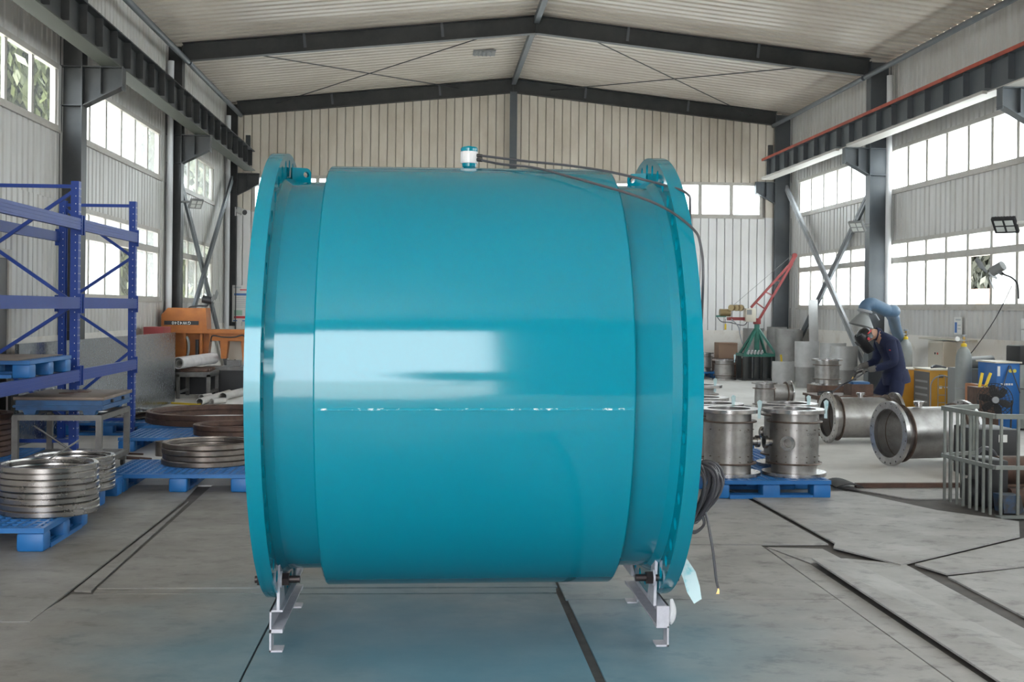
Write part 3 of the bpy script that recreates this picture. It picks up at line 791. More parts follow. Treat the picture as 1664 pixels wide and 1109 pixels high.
def pallet(x, y, z, rz, label, group='blue plastic pallets'):
    o = copy_tree(pal0) if PAL_USED[0] else pal0
    PAL_USED[0] = True
    return place(o, (x, y, z), rz, label, group)
pallet(-2.99, 8.34, 0, 0, 'blue plastic pallet in the left foreground under the nearest bright ring stack')
pallet(-3.0, 9.66, 0, R(90), 'blue plastic pallet under the second bright ring stack, butting the pallet in the corner')
pallet(-2.07, 10.82, 0, 0, 'blue plastic pallet with an open grid top under four dark rings beside the teal tube')
pallet(-2.66, 13.65, 0, 0, 'blue plastic pallet behind the steel table carrying a small brown ring')
pallet(-2.70, 15.0, 0, 0, 'blue plastic pallet under the very large brown ring')
pallet(-3.80, 15.40, 0, R(90), 'blue plastic pallet on the floor under the far end of the blue rack')
pallet(-4.22, 11.62, 0, R(90), 'blue plastic pallet at the left edge under a tall rusty ring stack')
def ring_mesh(ro, ri, h):
    b = .006; return MB().lathe([(ri, b), (ri+b, 0), (ro-b, 0), (ro, b), (ro, h-b), (ro-b, h), (ri+.03, h), (ri+.028, h-.012), (ri, h-.014)], 72, closed=True).mesh('steel_ring')
def ring_stack(x, y, z, ro, ri, h, n, mt, where, group, gap=.003):
    me = ring_mesh(ro, ri, h); me.materials.append(mt)
    for k in range(n):
        o = bpy.data.objects.new('steel_ring', me); COL.objects.link(o)
        o.location = (x + random.uniform(-.006, .006), y + random.uniform(-.006, .006), z + k*(h+gap)); o.rotation_euler = (0, 0, random.uniform(0, 6))
        t = n-1-k
        if n == 1: lab = where
        elif t == 0: lab = 'topmost ' + where
        elif k == 0: lab = 'lowest ' + where
        else: lab = ORD[t] + ' from the top ' + where
        tag(o, lab, 'ring', group)
ring_stack(-2.56, 8.50, .15, .325, .265, .0385, 8, T['steel'], 'bright steel ring in the nearest stack at far left', 'bright rings, nearest stack')
ring_stack(-2.70, 9.55, .15, .31, .245, .029, 8, T['steel'], 'bright steel ring in the second stack behind the nearest', 'bright rings, second stack')
ring_stack(-1.96, 11.10, .15, .40, .335, .046, 4, T['steel_dark'], 'dark oily ring in the stack of four beside the teal tube', 'dark rings beside the tube')
ring_stack(-2.53, 15.15, .15, .88, .80, .064, 2, T['rust'], 'very large brown ring of the pair behind the steel table', 'very large brown rings')
ring_stack(-2.16, 13.60, .15, .40, .33, .055, 2, T['rust'], 'small brown ring of the pair beside the teal tube', 'small brown rings')
ring_stack(-4.27, 11.60, .15, .42, .34, .046, 8, T['rust'], 'rusty brown ring in the tall stack at the left edge', 'rusty rings at the left edge')
ring_stack(-3.78, 15.50, .15, .40, .33, .030, 3, T['steel'], 'thin ring of the low stack under the blue rack', 'thin rings under the rack')

# ------------------------------------------------------------------ blue pallet rack
XA, XW = -3.445, -4.235
rack = thing('pallet_rack', 'tall dark blue pallet rack with empty beams along the left wall', 'rack', (XA, 12.2, 0))
RY = (8.95, 12.2, 14.5); RH = 2.74
LEV = (.86, 1.56, 2.32)
for y in RY:
    for xx, s in ((XA, 1), (XW, -1)):
        m = MB(); w, d, t = .085, .075, .006
        m.box(xx-d/2, xx+d/2, y-w/2, y-w/2+t, 0, RH); m.box(xx-d/2, xx+d/2, y+w/2-t, y+w/2, 0, RH)
        fx = xx + s*d/2
        m.box(*sorted((fx, fx - s*t)), y-w/2+t, y+w/2-t, 0, RH)
        up = m.build('upright', T['blue_rack'], rack, smooth=0)
        h = MB()
        z = .12
        while z < RH - .05:
            h.cbox((xx + s*(d/2+.0005), y-.024, z), (.002, .005, .011)); h.cbox((xx + s*(d/2+.0005), y+.024, z), (.002, .007, .014))
            h.cbox((xx+.01, y-w/2-.0005, z), (.007, .002, .010)); z += .075
        h.build('slot_row', T['white_paint'], up, smooth=0)['kind'] = 'stuff'
        MB().box(xx-.06, xx+.06, y-.065, y+.065, 0, .008).build('foot_plate', T['blue_rack'], up, smooth=0)
    zz = [2.66, 2.10, 1.55, 1.02, .35]
    for k in range(4):
        a, b = (XW, XA) if (k % 2 == 0) == (y > 13) else (XA, XW)
        MB().bar((a, y, zz[k]), (b, y, zz[k+1]), .03, .032).build('brace', T['blue_rack'], rack, smooth=0)
    for z in (.22, 2.69): MB().bar((XW, y, z), (XA, y, z), .03, .035).build('brace', T['blue_rack'], rack, smooth=0)
for (ya, yb) in ((8.95, 12.2), (12.2, 14.5)):
    for xx, s in ((XA, 1), (XW, -1)):
        for z in LEV:
            m = MB(); xo = xx + s*.045
            pr = [(xo-.022, z-.055), (xo+.022, z-.055), (xo+.022, z+.055), (xo-.022, z+.055)]
            m.prism(pr, ya+.05, yb-.05, 'y')
            for q in (-.03, .0, .03): m.box(*sorted((xo+s*.022, xo+s*.026)), ya+.05, yb-.05, z+q-.006, z+q+.006)
            bmn = m.build('beam', T['blue_rack'], rack, smooth=0)
            for ye in (ya+.045, yb-.045):
                MB().box(*sorted((xx+s*.03, xx+s*.075)), ye-.012, ye+.012, z-.10, z+.09).build('beam_bracket', T['blue_rack'], bmn, smooth=0)
pallet(-3.86, 11.20, .917, R(90), 'blue plastic pallet lying on the lowest beams of the blue rack')
tag(MB().box(-4.30, -3.44, 10.55, 11.80, 1.069, 1.075).build('steel_sheet', T['rustplate'], smooth=0), 'brown steel sheet on the pallet in the blue rack', 'sheet')

# ------------------------------------------------------------------ surface plate on its trolley
tb = thing('surface_plate', 'blue cast iron surface plate with brown machined top', 'surface plate', (-3.29, 11.7, .56))
MB().bbox(-3.69, -2.895, 11.18, 12.22, .69, .72, .006).build('machined_top', T['rustplate'], tb)
m = MB(); m.box(-3.67, -2.915, 11.20, 12.20, .60, .69); m.box(-3.69, -2.895, 11.18, 12.22, .625, .645); m.build('cast_body', T['blue_cast'], tb, smooth=0)
for y in (11.5, 11.9): MB().cyl((-2.93, y, .665), (-2.893, y, .665), .016, n=14).build('hole', T['black'], tb)
for (xx, yy) in ((-3.55, 11.25), (-3.03, 11.25), (-3.55, 12.12), (-3.03, 12.12)):
    MB().prism([(xx-.06, .60), (xx+.06, .60), (xx+.045, .56), (xx-.045, .56)], yy-.05, yy+.05, 'y').build('foot', T['blue_cast'], tb, smooth=0)
tr = thing('steel_trolley', 'bare square tube trolley on casters carrying the blue surface plate', 'trolley', (-3.29, 11.7, 0))
for xx in (-3.67, -2.94):
    for yy in (11.20, 12.20):
        MB().box(xx-.026, xx+.026, yy-.026, yy+.026, .115, .55).build('leg', T['rawtube'], tr, smooth=0)
for z, t in ((.535, .05), (.12, .045)):
    for yy in (11.20, 12.20): MB().box(-3.69, -2.92, yy-.024, yy+.024, z-t/2, z+t/2).build('rail', T['rawtube'], tr, smooth=0)
    for xx in (-3.67, -2.94): MB().box(xx-.024, xx+.024, 11.22, 12.18, z-t/2, z+t/2).build('rail', T['rawtube'], tr, smooth=0)
for xx in (-3.67, -2.94):
    for yy in (11.32, 12.05):
        c = MB(); c.cyl((xx-.016, yy, .037), (xx+.016, yy, .037), .037, n=18); c.build('caster_wheel', T['black'], tr)
        MB().box(xx-.03, xx+.03, yy-.03, yy+.03, .06, .098).build('caster_fork', T['rawtube'], tr, smooth=0)
# bits on and under it
tag(MB().box(-3.42, -3.28, 11.62, 11.72, .72, .728).build('shim_plate', T['rust'], smooth=0), 'small dark shim plate lying on the brown table top', 'plate')
tag(MB().box(-3.30, -3.20, 11.80, 11.90, .72, .728).build('shim_plate', T['rust'], smooth=0), 'smaller dark shim further back on the brown table top', 'plate')
rods = [((-3.75, 12.95, .03), (-2.9, 12.72, .03)), ((-3.3, 12.62, .03), (-2.75, 12.42, .02)), ((-3.32, 12.45, .02), (-2.85, 12.36, .03)), ((-3.62, 11.55, .43), (-3.25, 11.62, .16))]
for i, (a, b) in enumerate(rods):
    tag(MB().cyl(a, b, .010, n=8).build('steel_rod', T['rust'] if i < 3 else T['rawtube']), ['long rusty rod lying on the floor behind the trolley', 'second rusty rod crossing on the floor behind the trolley', 'short rusty rod on the floor under the trolley', 'thin bright rod leaning inside the trolley frame'][i], 'rod', 'loose rods at the trolley')
tag(MB().bar((-2.62, 8.70, .475), (-2.48, 8.95, .585), .006, .012).build('flat_bar', T['rawtube'], smooth=0), 'thin flat bar leaning out of the nearest bright ring stack', 'bar')
tag(MB().lathe([(.085, 0), (.085, .15), (.07, .15), (.07, .01), (0, .01)], 32, Matrix.Translation((-2.72, 12.85, 0))).build('steel_sleeve', T['steel_dark']), 'short round steel sleeve on the floor behind the trolley', 'sleeve')
bmm = bmesh.new(); bmesh.ops.create_icosphere(bmm, subdivisions=3, radius=1)
for v_ in bmm.verts:
    k = random.uniform(.75, 1.1); v_.co = Vector((v_.co.x*.10*k, v_.co.y*.07*k, max(-.028, v_.co.z*.055*k)))
tag(MB().addbm(bmm, Matrix.Translation((-2.50, 11.72, .03))).build('crumpled_paper', T['foam'], smooth=0), 'crumpled white paper on the floor behind the corner pallet', 'paper')

# galvanised panel and the far left corner
gp = thing('galvanised_panel', 'long shiny galvanised sheet panel standing behind the blue rack', 'panel', (-4.25, 17, 0))
a, b = Vector((-4.425, 13.55, 0)), Vector((-4.06, 19.9, 0)); dd = (b-a).normalized(); nn = Vector((dd.y, -dd.x, 0))
def gq(m, t0, t1, z0, z1, o0, o1):
    L = (b-a).length
    vs = [a + dd*t*L + nn*o + Vector((0, 0, z)) for t in (t0, t1) for o in (o0, o1) for z in (z0, z1)]
    m.add(vs, [(0,1,3,2),(4,6,7,5),(0,4,5,1),(2,3,7,6),(0,2,6,4),(1,5,7,3)]); return m
gq(MB(), 0, 1, .02, 1.10, 0, .012).build('face_sheet', T['galv'], gp, smooth=0)
for (t0, t1, z0, z1) in ((0, 1, 1.10, 1.112), (0, 1, .008, .02), (0, .002, .02, 1.10), (.998, 1, .02, 1.10)):
    gq(MB(), t0, t1, z0, z1, -.03, .012).build('folded_edge', T['galv'], gp, smooth=0)
tag(MB().bar((-4.02, 19.6, .012), (-3.55, 19.3, .012), .07, .024).build('yellow_bar', T['yellow'], smooth=0), 'yellow bar on the floor at the foot of the galvanised panel', 'bar')
tag(MB().box(-4.62, -4.30, 20.2, 20.75, 1.0, 1.19).build('red_case', T['red'], smooth=0), 'dull red case behind the galvanised panel', 'case')
tag(MB().box(-4.62, -4.30, 20.15, 20.8, 0, 1.0).build('tool_cabinet', T['panel_dk'], smooth=0), 'dark cabinet behind the galvanised panel under the red case', 'cabinet')
dr = struct_root('door_1', (XL, 13.2, 0))
MB().box(XL, XL+.04, 12.4, 14.05, 0, 2.05).build('door_leaf', T['panel_dk'], dr, smooth=0)
m = MB(); m.box(XL, XL+.06, 14.05, 14.15, 0, 2.15); m.box(XL, XL+.06, 12.3, 12.4, 0, 2.15); m.box(XL, XL+.06, 12.4, 14.05, 2.05, 2.15); m.build('door_frame', T['frame'], dr, smooth=0)

# ------------------------------------------------------------------ orange band saw, roller table, pipes
sw = thing('band_saw', 'orange band saw with a long beam standing at the left wall', 'band saw', (-4.0, 21.95, 0))
MB().prism([(-4.66, 1.13), (-3.88, 1.13), (-3.90, 1.50), (-4.55, 1.50), (-4.66, 1.38)], 21.70, 22.15, 'y').build('wheel_housing', T['orange'], sw, smooth=0)
pl_ = MB().box(-4.61, -4.02, 21.694, 21.70, 1.205, 1.275).build('name_plate', T['black'], sw, smooth=0)
m = MB(); m.box(-4.68, -3.10, 21.68, 22.17, 1.06, 1.13); m.box(-3.84, -3.10, 21.72, 22.12, .93, 1.06); m.build('saw_beam', T['orange'], sw, smooth=0)
m = MB(); m.prism([(-4.64, 1.06), (-3.84, 1.06), (-3.90, .55), (-4.5, .5)], 21.85, 22.1, 'y'); m.box(-4.28, -4.24, 21.72, 21.86, .6, 1.06); m.box(-4.0, -3.96, 21.72, 21.86, .7, 1.06); m.build('saw_frame', T['orange'], sw, smooth=0)
m = MB(); m.prism([(-3.66, .93), (-3.52, .93), (-3.55, .62), (-3.64, .62)], 21.75, 21.95, 'y'); m.build('guide_arm', T['orange'], sw, smooth=0)
MB().prism([(-3.30, .93), (-3.14, .93), (-3.18, .55), (-3.26, .50)], 21.75, 21.95, 'y').build('guide_arm', T['orange'], sw, smooth=0)
MB().box(-3.54, -3.30, 21.98, 22.08, .60, .94).build('cream_guard', T['cream'], sw, smooth=0)
MB().box(-4.4, -2.95, 21.70, 22.25, 0, .42).build('machine_bed', T['black'], sw, smooth=0)
m = MB(); m.box(-3.52, -3.28, 21.62, 21.72, .50, .60); m.box(-3.95, -2.95, 21.66, 22.2, .42, .48); m.build('vice', T['rawtube'], sw, smooth=0)
MB().cyl((-4.02, 21.9, 1.13), (-4.02, 21.9, 1.36), .062, n=18).build('hydraulic_cylinder', T['steel'], sw)
MB().cyl((-4.02, 21.9, 1.36), (-4.02, 21.9, 1.46), .066, n=18).build('cylinder_cap', T['grey'], sw)
MB().tube(spline([(-4.22, 21.7, 1.0), (-4.18, 21.66, .9), (-4.19, 21.66, .7), (-4.26, 21.68, .55)]), .022, 8).build('hose', T['grey'], sw)
MB().tube(spline([(-3.80, 21.66, .92), (-3.77, 21.64, 1.02), (-3.6, 21.63, 1.0), (-3.4, 21.63, 1.0), (-3.24, 21.64, 1.03), (-3.18, 21.66, .9)]), .012, 6).build('hose', T['black'], sw)
MB().cyl((-4.05, 21.74, .62), (-4.05, 21.74, .95), .03, n=12).build('ram', T['black'], sw)
fc = bpy.data.curves.new('name', 'FONT'); fc.body = 'GW4240'; fc.size = .074; fc.extrude = .001; fc.align_x = 'CENTER'; fc.align_y = 'CENTER'; fc.space_character = 1.25
fo_ = bpy.data.objects.new('tmp', fc); COL.objects.link(fo_); bpy.context.view_layer.update()
tm = bpy.data.meshes.new_from_object(fo_.evaluated_get(bpy.context.evaluated_depsgraph_get())); bpy.data.objects.remove(fo_)
tm.transform(Matrix.Translation(Vector((-4.315, 21.692, 1.24)) - BASE[sw.name]) @ Matrix.Rotation(R(90), 4, 'X') @ Matrix.Rotation(R(180), 4, 'Z'))
tm.materials.append(T['poster']); to = bpy.data.objects.new('plate_lettering', tm); COL.objects.link(to); to.parent = pl_
def fan_blades(m, c, ax, r, n=3):
    """paddle blades about axis ax"""
    ax = Vector(ax).normalized(); a = ax.orthogonal().normalized(); b_ = ax.cross(a)
    for k in range(n):
        t = 2*math.pi*k/n
        e1 = a*math.cos(t) + b_*math.sin(t); e2 = -a*math.sin(t) + b_*math.cos(t)
        pts = []
        for (u, w, z) in ((.12, -.08, .03), (.55, -.28, .06), (.95, -.22, .05), (1, .1, -.03), (.6, .22, -.05), (.12, .08, -.02)):
            pts.append(Vector(c) + e1*(u*r) + e2*(w*r) + ax*(z*r))
        n0 = len(m.v); m.v += [tuple(p) for p in pts] + [tuple(p + ax*.004) for p in pts]
        m.f += [tuple(n0+i for i in range(6)), tuple(n0+6+i for i in reversed(range(6)))] + [(n0+i, n0+6+i, n0+6+(i+1) % 6, n0+(i+1) % 6) for i in range(6)]
def guard(m, c, ax, r, dep, nr=4, nw=20, w=.004):
    ax = Vector(ax).normalized(); a = ax.orthogonal().normalized(); b_ = ax.cross(a); c = Vector(c)
    def circ(rr, o): return [c + ax*o + (a*math.cos(t) + b_*math.sin(t))*rr for t in [2*math.pi*i/28 for i in range(29)]]
    for s in (-1, 1):
        for k in range(1, nr+1):
            q = k/nr; m.tube(circ(r*q, s*dep*(1-.75*q*q)), w, 5, caps=False)
        for k in range(nw):
            t = 2*math.pi*k/nw; e = a*math.cos(t) + b_*math.sin(t)
            m.tube([c + ax*s*dep*.98 + e*r*.12, c + ax*s*dep*.75 + e*r*.6, c + ax*s*dep*.25 + e*r], w*.7, 4, caps=False)
fn = thing('swivel_fan', 'dark fan without a guard on a curved arm above the orange saw', 'fan', (-4.2, 22.2, 1.5))
MB().tube(spline([(-4.36, 22.25, 1.13), (-4.36, 22.25, 1.35), (-4.30, 22.25, 1.50), (-4.15, 22.25, 1.535), (-3.98, 22.25, 1.54), (-3.96, 22.25, 1.60)]), .014, 8).build('arm', T['black'], fn)
MB().cyl((-4.05, 22.2, 1.66), (-3.88, 22.2, 1.63), .068, n=18).build('motor', T['black'], fn)
m = MB(); fan_blades(m, (-3.85, 22.2, 1.63), (1, 0, -.15), .27); m.build('blades', T['grey'], fn, smooth=0)
rt = thing('roller_table', 'low grey roller table feeding the orange saw', 'table', (-3.9, 21.1, 0))
for xx in (-4.16, -3.66):
    for yy in (20.68, 21.50): MB().box(xx-.03, xx+.03, yy-.03, yy+.03, 0, .40).build('leg', T['rawtube'], rt, smooth=0)
    MB().box(xx-.03, xx+.03, 20.65, 21.55, .36, .44).build('side_rail', T['rawtube'], rt, smooth=0)
    MB().box(xx-.02, xx+.02, 20.70, 21.48, .08, .12).build('side_rail', T['rawtube'], rt, smooth=0)
MB().box(-4.13, -3.69, 20.65, 20.70, .36, .44).build('end_rail', T['rawtube'], rt, smooth=0)
for k in range(5): MB().cyl((-4.13, 20.76+.17*k, .455), (-3.69, 20.76+.17*k, .455), .04, n=14).build('roller', T['rust'], rt)
def hollow(m, p0, p1, ro, ri, n=24):
    p0, p1 = Vector(p0), Vector(p1); d = p1-p0; L = d.length
    M = Matrix.Translation(p0) @ d.to_track_quat('Z', 'Y').to_matrix().to_4x4()
    return m.lathe([(ri, 0), (ro, 0), (ro, L), (ri, L)], n, M, closed=True)
tag(hollow(MB(), (-4.13, 20.55, .595), (-3.80, 21.95, .62), .10, .085).build('white_pipe', T['wpipe']), 'thick white pipe lying on the roller table into the saw', 'pipe', 'white pipes on the roller table')
tag(hollow(MB(), (-4.12, 20.60, .59), (-3.80, 21.90, .61), .062, .052).build('white_pipe', T['gpipe']), 'smaller cream pipe sticking inside the thick white pipe', 'pipe', 'white pipes on the roller table')
for i, (p, q, ro, t) in enumerate((((-3.55, 19.3, .055), (-3.42, 21.3, .055), .055, 'long grey pipe on the floor beside the roller table'), ((-3.36, 20.3, .065), (-3.22, 21.5, .065), .065, 'short open ended pale pipe on the floor beside the saw'), ((-3.70, 20.25, .05), (-3.62, 20.62, .05), .05, 'stub of grey pipe under the roller table corner'), ((-3.40, 19.5, .045), (-3.24, 19.75, .045), .045, 'short white pipe offcut nearest on the floor by the saw'))):
    tag(hollow(MB(), p, q, ro, ro*.86).build('floor_pipe', T['gpipe']), t, 'pipe', 'pipes on the floor by the saw')

def poster(name, label, c, w, h, nrm, rows):
    """board facing nrm ('-y' or '-x'); rows: (u0,u1,v0,v1,mat)"""
    r = thing(name, label, 'poster', c)
    def bx(u0, u1, v0, v1, t0, t1):
        if nrm == '-y': return MB().box(c[0]+u0*w, c[0]+u1*w, c[1]-t1, c[1]-t0, c[2]+v0*h, c[2]+v1*h)
        return MB().box(c[0]-t1, c[0]-t0, c[1]-u1*w, c[1]-u0*w, c[2]+v0*h, c[2]+v1*h)
    bx(-.5, .5, 0, 1, 0, .012).build('board', T['poster'], r, smooth=0)
    for (u0, u1, v0, v1, mt) in rows: bx(u0, u1, v0, v1, .012, .0135).build('print', T[mt], r, smooth=0)
    return r
rows = [(-.45, -.15, .92, .96, 'pgrey'), (-.2, .42, .86, .89, 'pred'), (-.42, .45, .72, .78, 'pblue'), (.12, .42, .33, .70, 'pyel'), (-.42, -.1, .18, .32, 'pgreen'), (-.42, .45, .10, .16, 'pred'), (-.45, -.3, .02, .05, 'pblue'), (-.1, .45, .02, .05, 'pblue')]
rows += [(-.40, .05, .40+.05*k, .415+.05*k, 'pgrey') for k in range(6)]
poster('notice_board', 'white notice board with a blue bar and yellow block on the rear wall', (-4.28, YB-.035, 1.17), .58, .85, '-y', rows)

def cctv(c, d, label):
    r = thing('security_camera', label, 'camera', c)
    c = Vector(c); d = Vector(d).normalized()
    MB().cbox(c, (.12, .08, .2)).build('wall_bracket', T['poster'], r, smooth=0)
    MB().cyl(c + Vector((.03, -.04, .02)), c + Vector((.03, -.04, .02)) + d*.30, .075, n=16).build('housing', T['poster'], r)
    MB().cyl(c + Vector((.03, -.04, .02)) + d*.30, c + Vector((.03, -.04, .02)) + d*.305, .06, n=14).build('lens', T['black'], r)
cctv((-4.46, YB-.07, 3.72), (.7, -1, -.25), 'white bullet security camera in the rear left corner')
def flood(c, d, label, s=1.0, mt='dkplastic'):
    r = thing('flood_light', label, 'lamp', c)
    c = Vector(c); d = Vector(d).normalized(); q = d.to_track_quat('Z', 'Y').to_matrix().to_4x4(); M = Matrix.Translation(c) @ q
    m = MB(); m.box(-.16*s, .16*s, -.13*s, .13*s, -.03*s, .02*s, M)
    for k in range(-3, 4): m.box(k*.04*s-.006, k*.04*s+.006, -.11*s, .11*s, -.06*s, -.03*s, M)
    m.build('lamp_housing', T[mt], r, smooth=0)
    for a in (-1, 1):
        for b2 in (-1, 1): MB().box(a*.07*s-.055*s, a*.07*s+.055*s, b2*.055*s-.042*s, b2*.055*s+.042*s, .02*s, .024*s, M).build('led_lens', T['ledglass'], r, smooth=0)
    return r
f1 = flood((7.86, 16.42, 2.76), (-.55, -.55, -.75), 'square four lens flood light on the nearest right column')
MB().cyl((7.92, 16.36, 2.78), (8.12, 16.2, 2.80), .02, n=8).build('lamp_arm', T['poster'], f1)
f2 = flood((7.84, 22.25, 3.12), (-.6, -.5, -.6), 'dusty grey flood light on the second right column', .9, 'grey')
MB().cyl((7.92, 22.3, 3.16), (8.12, 22.4, 3.16), .02, n=8).build('lamp_arm', T['grey'], f2)
f3 = flood((-4.20, 22.3, 3.36), (.4, -.6, -.6), 'grey flood light on the second left column', .75, 'grey')
MB().cyl((-4.28, 22.35, 3.40), (-4.48, 22.4, 3.40), .02, n=8).build('lamp_arm', T['grey'], f3)

# ================================================================== right side: spools
def make_spool(name, rf, rb, L, tf=.03, nh=16, nozzle=None, studs=False, collar=.10, text=None, rn=None):
    """flanged stainless tube along local Z, standing on its lower flange. nozzle = (z, angle, r, length, flange)"""
    r = thing(name, 'tube', 'flanged tube')
    rn = rn or rb*.93
    for z in (0, L-tf): ring_with_holes(rn-.008, rf, (rn+rf)/2+.012, .009, nh, z, z+tf, None, 8).build('flange', T['flange'], r)
    MB().lathe([(rn, tf), (rn, collar), (rn-.008, collar), (rn-.008, tf)], 48, closed=True).build('end_neck', T['spool'], r)
    MB().lathe([(rn, L-tf), (rn, L-collar), (rn-.008, L-collar), (rn-.008, L-tf)], 48, closed=True).build('end_neck', T['spool'], r)
    for z in (collar, L-collar-.012):
        MB().lathe([(rn-.006, z), (rb+.030, z), (rb+.034, z+.006), (rb+.030, z+.012), (rn-.006, z+.012)], 48, closed=True).build('collar', T['weld'], r)
    MB().lathe([(rb, collar), (rb, L-collar), (rb-.006, L-collar), (rb-.006, collar)], 56, closed=True).build('shell', T['spool'], r)
    if nozzle:
        for (z, a, q, ln, fl) in nozzle:
            d = Vector((math.cos(a), math.sin(a), 0)); p = d*(rb-.01) + Vector((0, 0, z))
            nz = hollow(MB(), p, p + d*ln, q, q*.72, 24).build('nozzle', T['flange'], r)
            if fl: hollow(MB(), p + d*(ln-.02), p + d*(ln+.006), fl, q*.72, 28).build('nozzle_flange', T['flange'], nz)
    if studs:
        for z in (.30*L, .70*L, .22*L):
            for k in range(6):
                a = -2.6 + k*.42; d = Vector((math.cos(a), math.sin(a), 0)); p = d*(rb-.002) + Vector((0, 0, z))
                MB().cyl(p, p + d*.016, .0035, n=6).build('stud', T['weld'], r)
    if text:
        for (body, z, a0, size) in text:
            fc = bpy.data.curves.new('t', 'FONT'); fc.body = body; fc.size = size; fc.shear = .25; fc.align_x = 'CENTER'; fc.offset = -.0008
            fo_ = bpy.data.objects.new('tmp', fc); COL.objects.link(fo_); bpy.context.view_layer.update()
            tm = bpy.data.meshes.new_from_object(fo_.evaluated_get(bpy.context.evaluated_depsgraph_get())); bpy.data.objects.remove(fo_)
            for v_ in tm.vertices:
                a = a0 + v_.co.x/rb; v_.co = Vector(((rb+.0012)*math.cos(a), (rb+.0012)*math.sin(a), z + v_.co.y))
            tm.materials.append(T['ink']); o = bpy.data.objects.new('marker_writing', tm); COL.objects.link(o); o.parent = r
    return r
def tape_tab(x, y, z, lab, h=.075, rz=0.):
    m = MB(); M = Matrix.Translation((x, y, z)) @ Matrix.Rotation(rz, 4, 'Z')
    prof = [(-.014, -.07), (.012, -.07), (.010, -.01), (.018, .03), (.022, h), (.0, h+.012), (-.02, h-.005), (-.012, .03)]
    m.prism(prof, -.004, .004, 'y', M)
    return tag(m.build('tape_tab', T['tape'], smooth=0), lab, 'tape', 'pale blue tape tabs')
pallet(2.82, 10.58, 0, R(90), 'blue plastic pallet right of the teal tube under the nearest upright flanged tubes')
pallet(2.72, 11.82, 0, 0, 'blue plastic pallet behind the nearest flanged tube pallet')
pallet(2.95, 13.75, 0, 0, 'blue plastic pallet with a single upright tube further behind the teal tube')
pallet(5.98, 27.95, 0, 0, 'blue plastic pallet at the rear wall')
sA = make_spool('flanged_tube', .272, .205, .565, nozzle=[(.28, R(5), .038, .07, .052)], studs=True, text=[('DN400', .37, R(-52), .034), ('47', .315, R(-50), .034), ('7010', .26, R(-53), .034)])
SG = 'upright stainless flanged tubes'
place(sA, (2.55, 10.37, .15), 0, 'upright stainless tube nearest the cable coil on the blue pallet', SG)
sB = make_spool('flanged_tube', .272, .205, .565, nozzle=[(.29, R(-118), .052, .075, .062), (.28, R(185), .035, .07, .055)], studs=True, text=[('DN400', .35, R(-62), .034), ('47', .305, R(-62), .034), ('7010', .25, R(-60), .034), ('AC', .255, R(-87), .028)])
place(sB, (3.12, 10.37, .15), 0, 'upright stainless tube with a round nozzle facing forward on the right of the blue pallet', SG)
sC = copy_tree(sA); place(sC, (2.55, 10.94, .15), 1.2, 'upright stainless tube in the second row behind the one by the coil', SG)
sD = copy_tree(sA); place(sD, (3.24, 10.99, .15), 2.2, 'upright stainless tube in the second row behind the nozzle tube', SG)
sE = copy_tree(sA); place(sE, (2.60, 11.70, .15), 3.2, 'upright stainless tube in the third row peeping past the teal flange', SG)
sF = copy_tree(sA); place(sF, (3.00, 13.65, .15), .6, 'upright stainless tube standing alone on the pallet beyond the third row', SG)
TABS = [(2.76, 10.165, .715, 'pale blue tape tab on the rim of the tube by the coil'), (3.345, 10.215, .715, 'pale blue tape tab on the right rim of the nozzle tube'), (2.68, 10.74, .715, 'pale blue tape tab on the second row tube by the coil'),
        (3.37, 10.78, .715, 'pale blue tape tab on the second row tube behind the nozzle tube'), (3.15, 13.45, .715, 'pale blue tape tab on the tube beyond the third row'), (6.72, 26.85, .47, 'pale blue tape tab on the upright tube near the carton')]
for i, (a, b2, c, lab) in enumerate(TABS): tape_tab(a, b2, c, lab, .075 if i < 5 else .1, random.uniform(-.4, .4))
sS = make_spool('flanged_tube', .20, .15, .43, tf=.022, collar=.085)
place(sS, (5.22, 18.95, 0), 0, 'small upright tube standing alone on the open floor', SG)
sH = copy_tree(sS); place(sH, (5.52, 19.95, .20), 0, 'small tube lying on its side beside the small upright tube', 'lying flanged tubes'); sH.rotation_euler = (0, R(90), R(4))
sM = make_spool('flanged_tube', .27, .215, .46, collar=.10)
place(sM, (6.54, 27.05, 0), 0, 'upright tube standing on the floor near the carton at the rear wall', SG)
sN = copy_tree(sS); place(sN, (6.28, 27.85, .15), 0, 'small upright tube on the far blue pallet at the rear wall', SG)
sO = copy_tree(sM); place(sO, (7.02, 21.4, .25), 0, 'upright tube behind the welder on a low block', SG)
tag(MB().bbox(6.75, 7.30, 21.1, 21.7, 0, .25, .01).build('steel_block', T['rust']), 'low dark block under the upright tube behind the welder', 'block')
sP = make_spool('flanged_tube', .30, .238, .86, tf=.035, nh=20, collar=.12, nozzle=[(.42, R(180), .032, .06, .05)], rn=.235)
place(sP, (4.66, 14.22, .30), 0, 'large tube lying on its side left of the other, further from the guard rail', 'lying flanged tubes'); sP.rotation_euler = (0, R(90), R(3))
sQ = make_spool('flanged_tube', .325, .262, .90, tf=.04, nh=20, collar=.13, nozzle=[(.36, R(180), .036, .06, .055)], rn=.255)
place(sQ, (4.62, 12.15, .325), 0, 'large tube lying on its side nearest the guard rail with its open end forward', 'lying flanged tubes'); sQ.rotation_euler = (0, R(90), R(13))

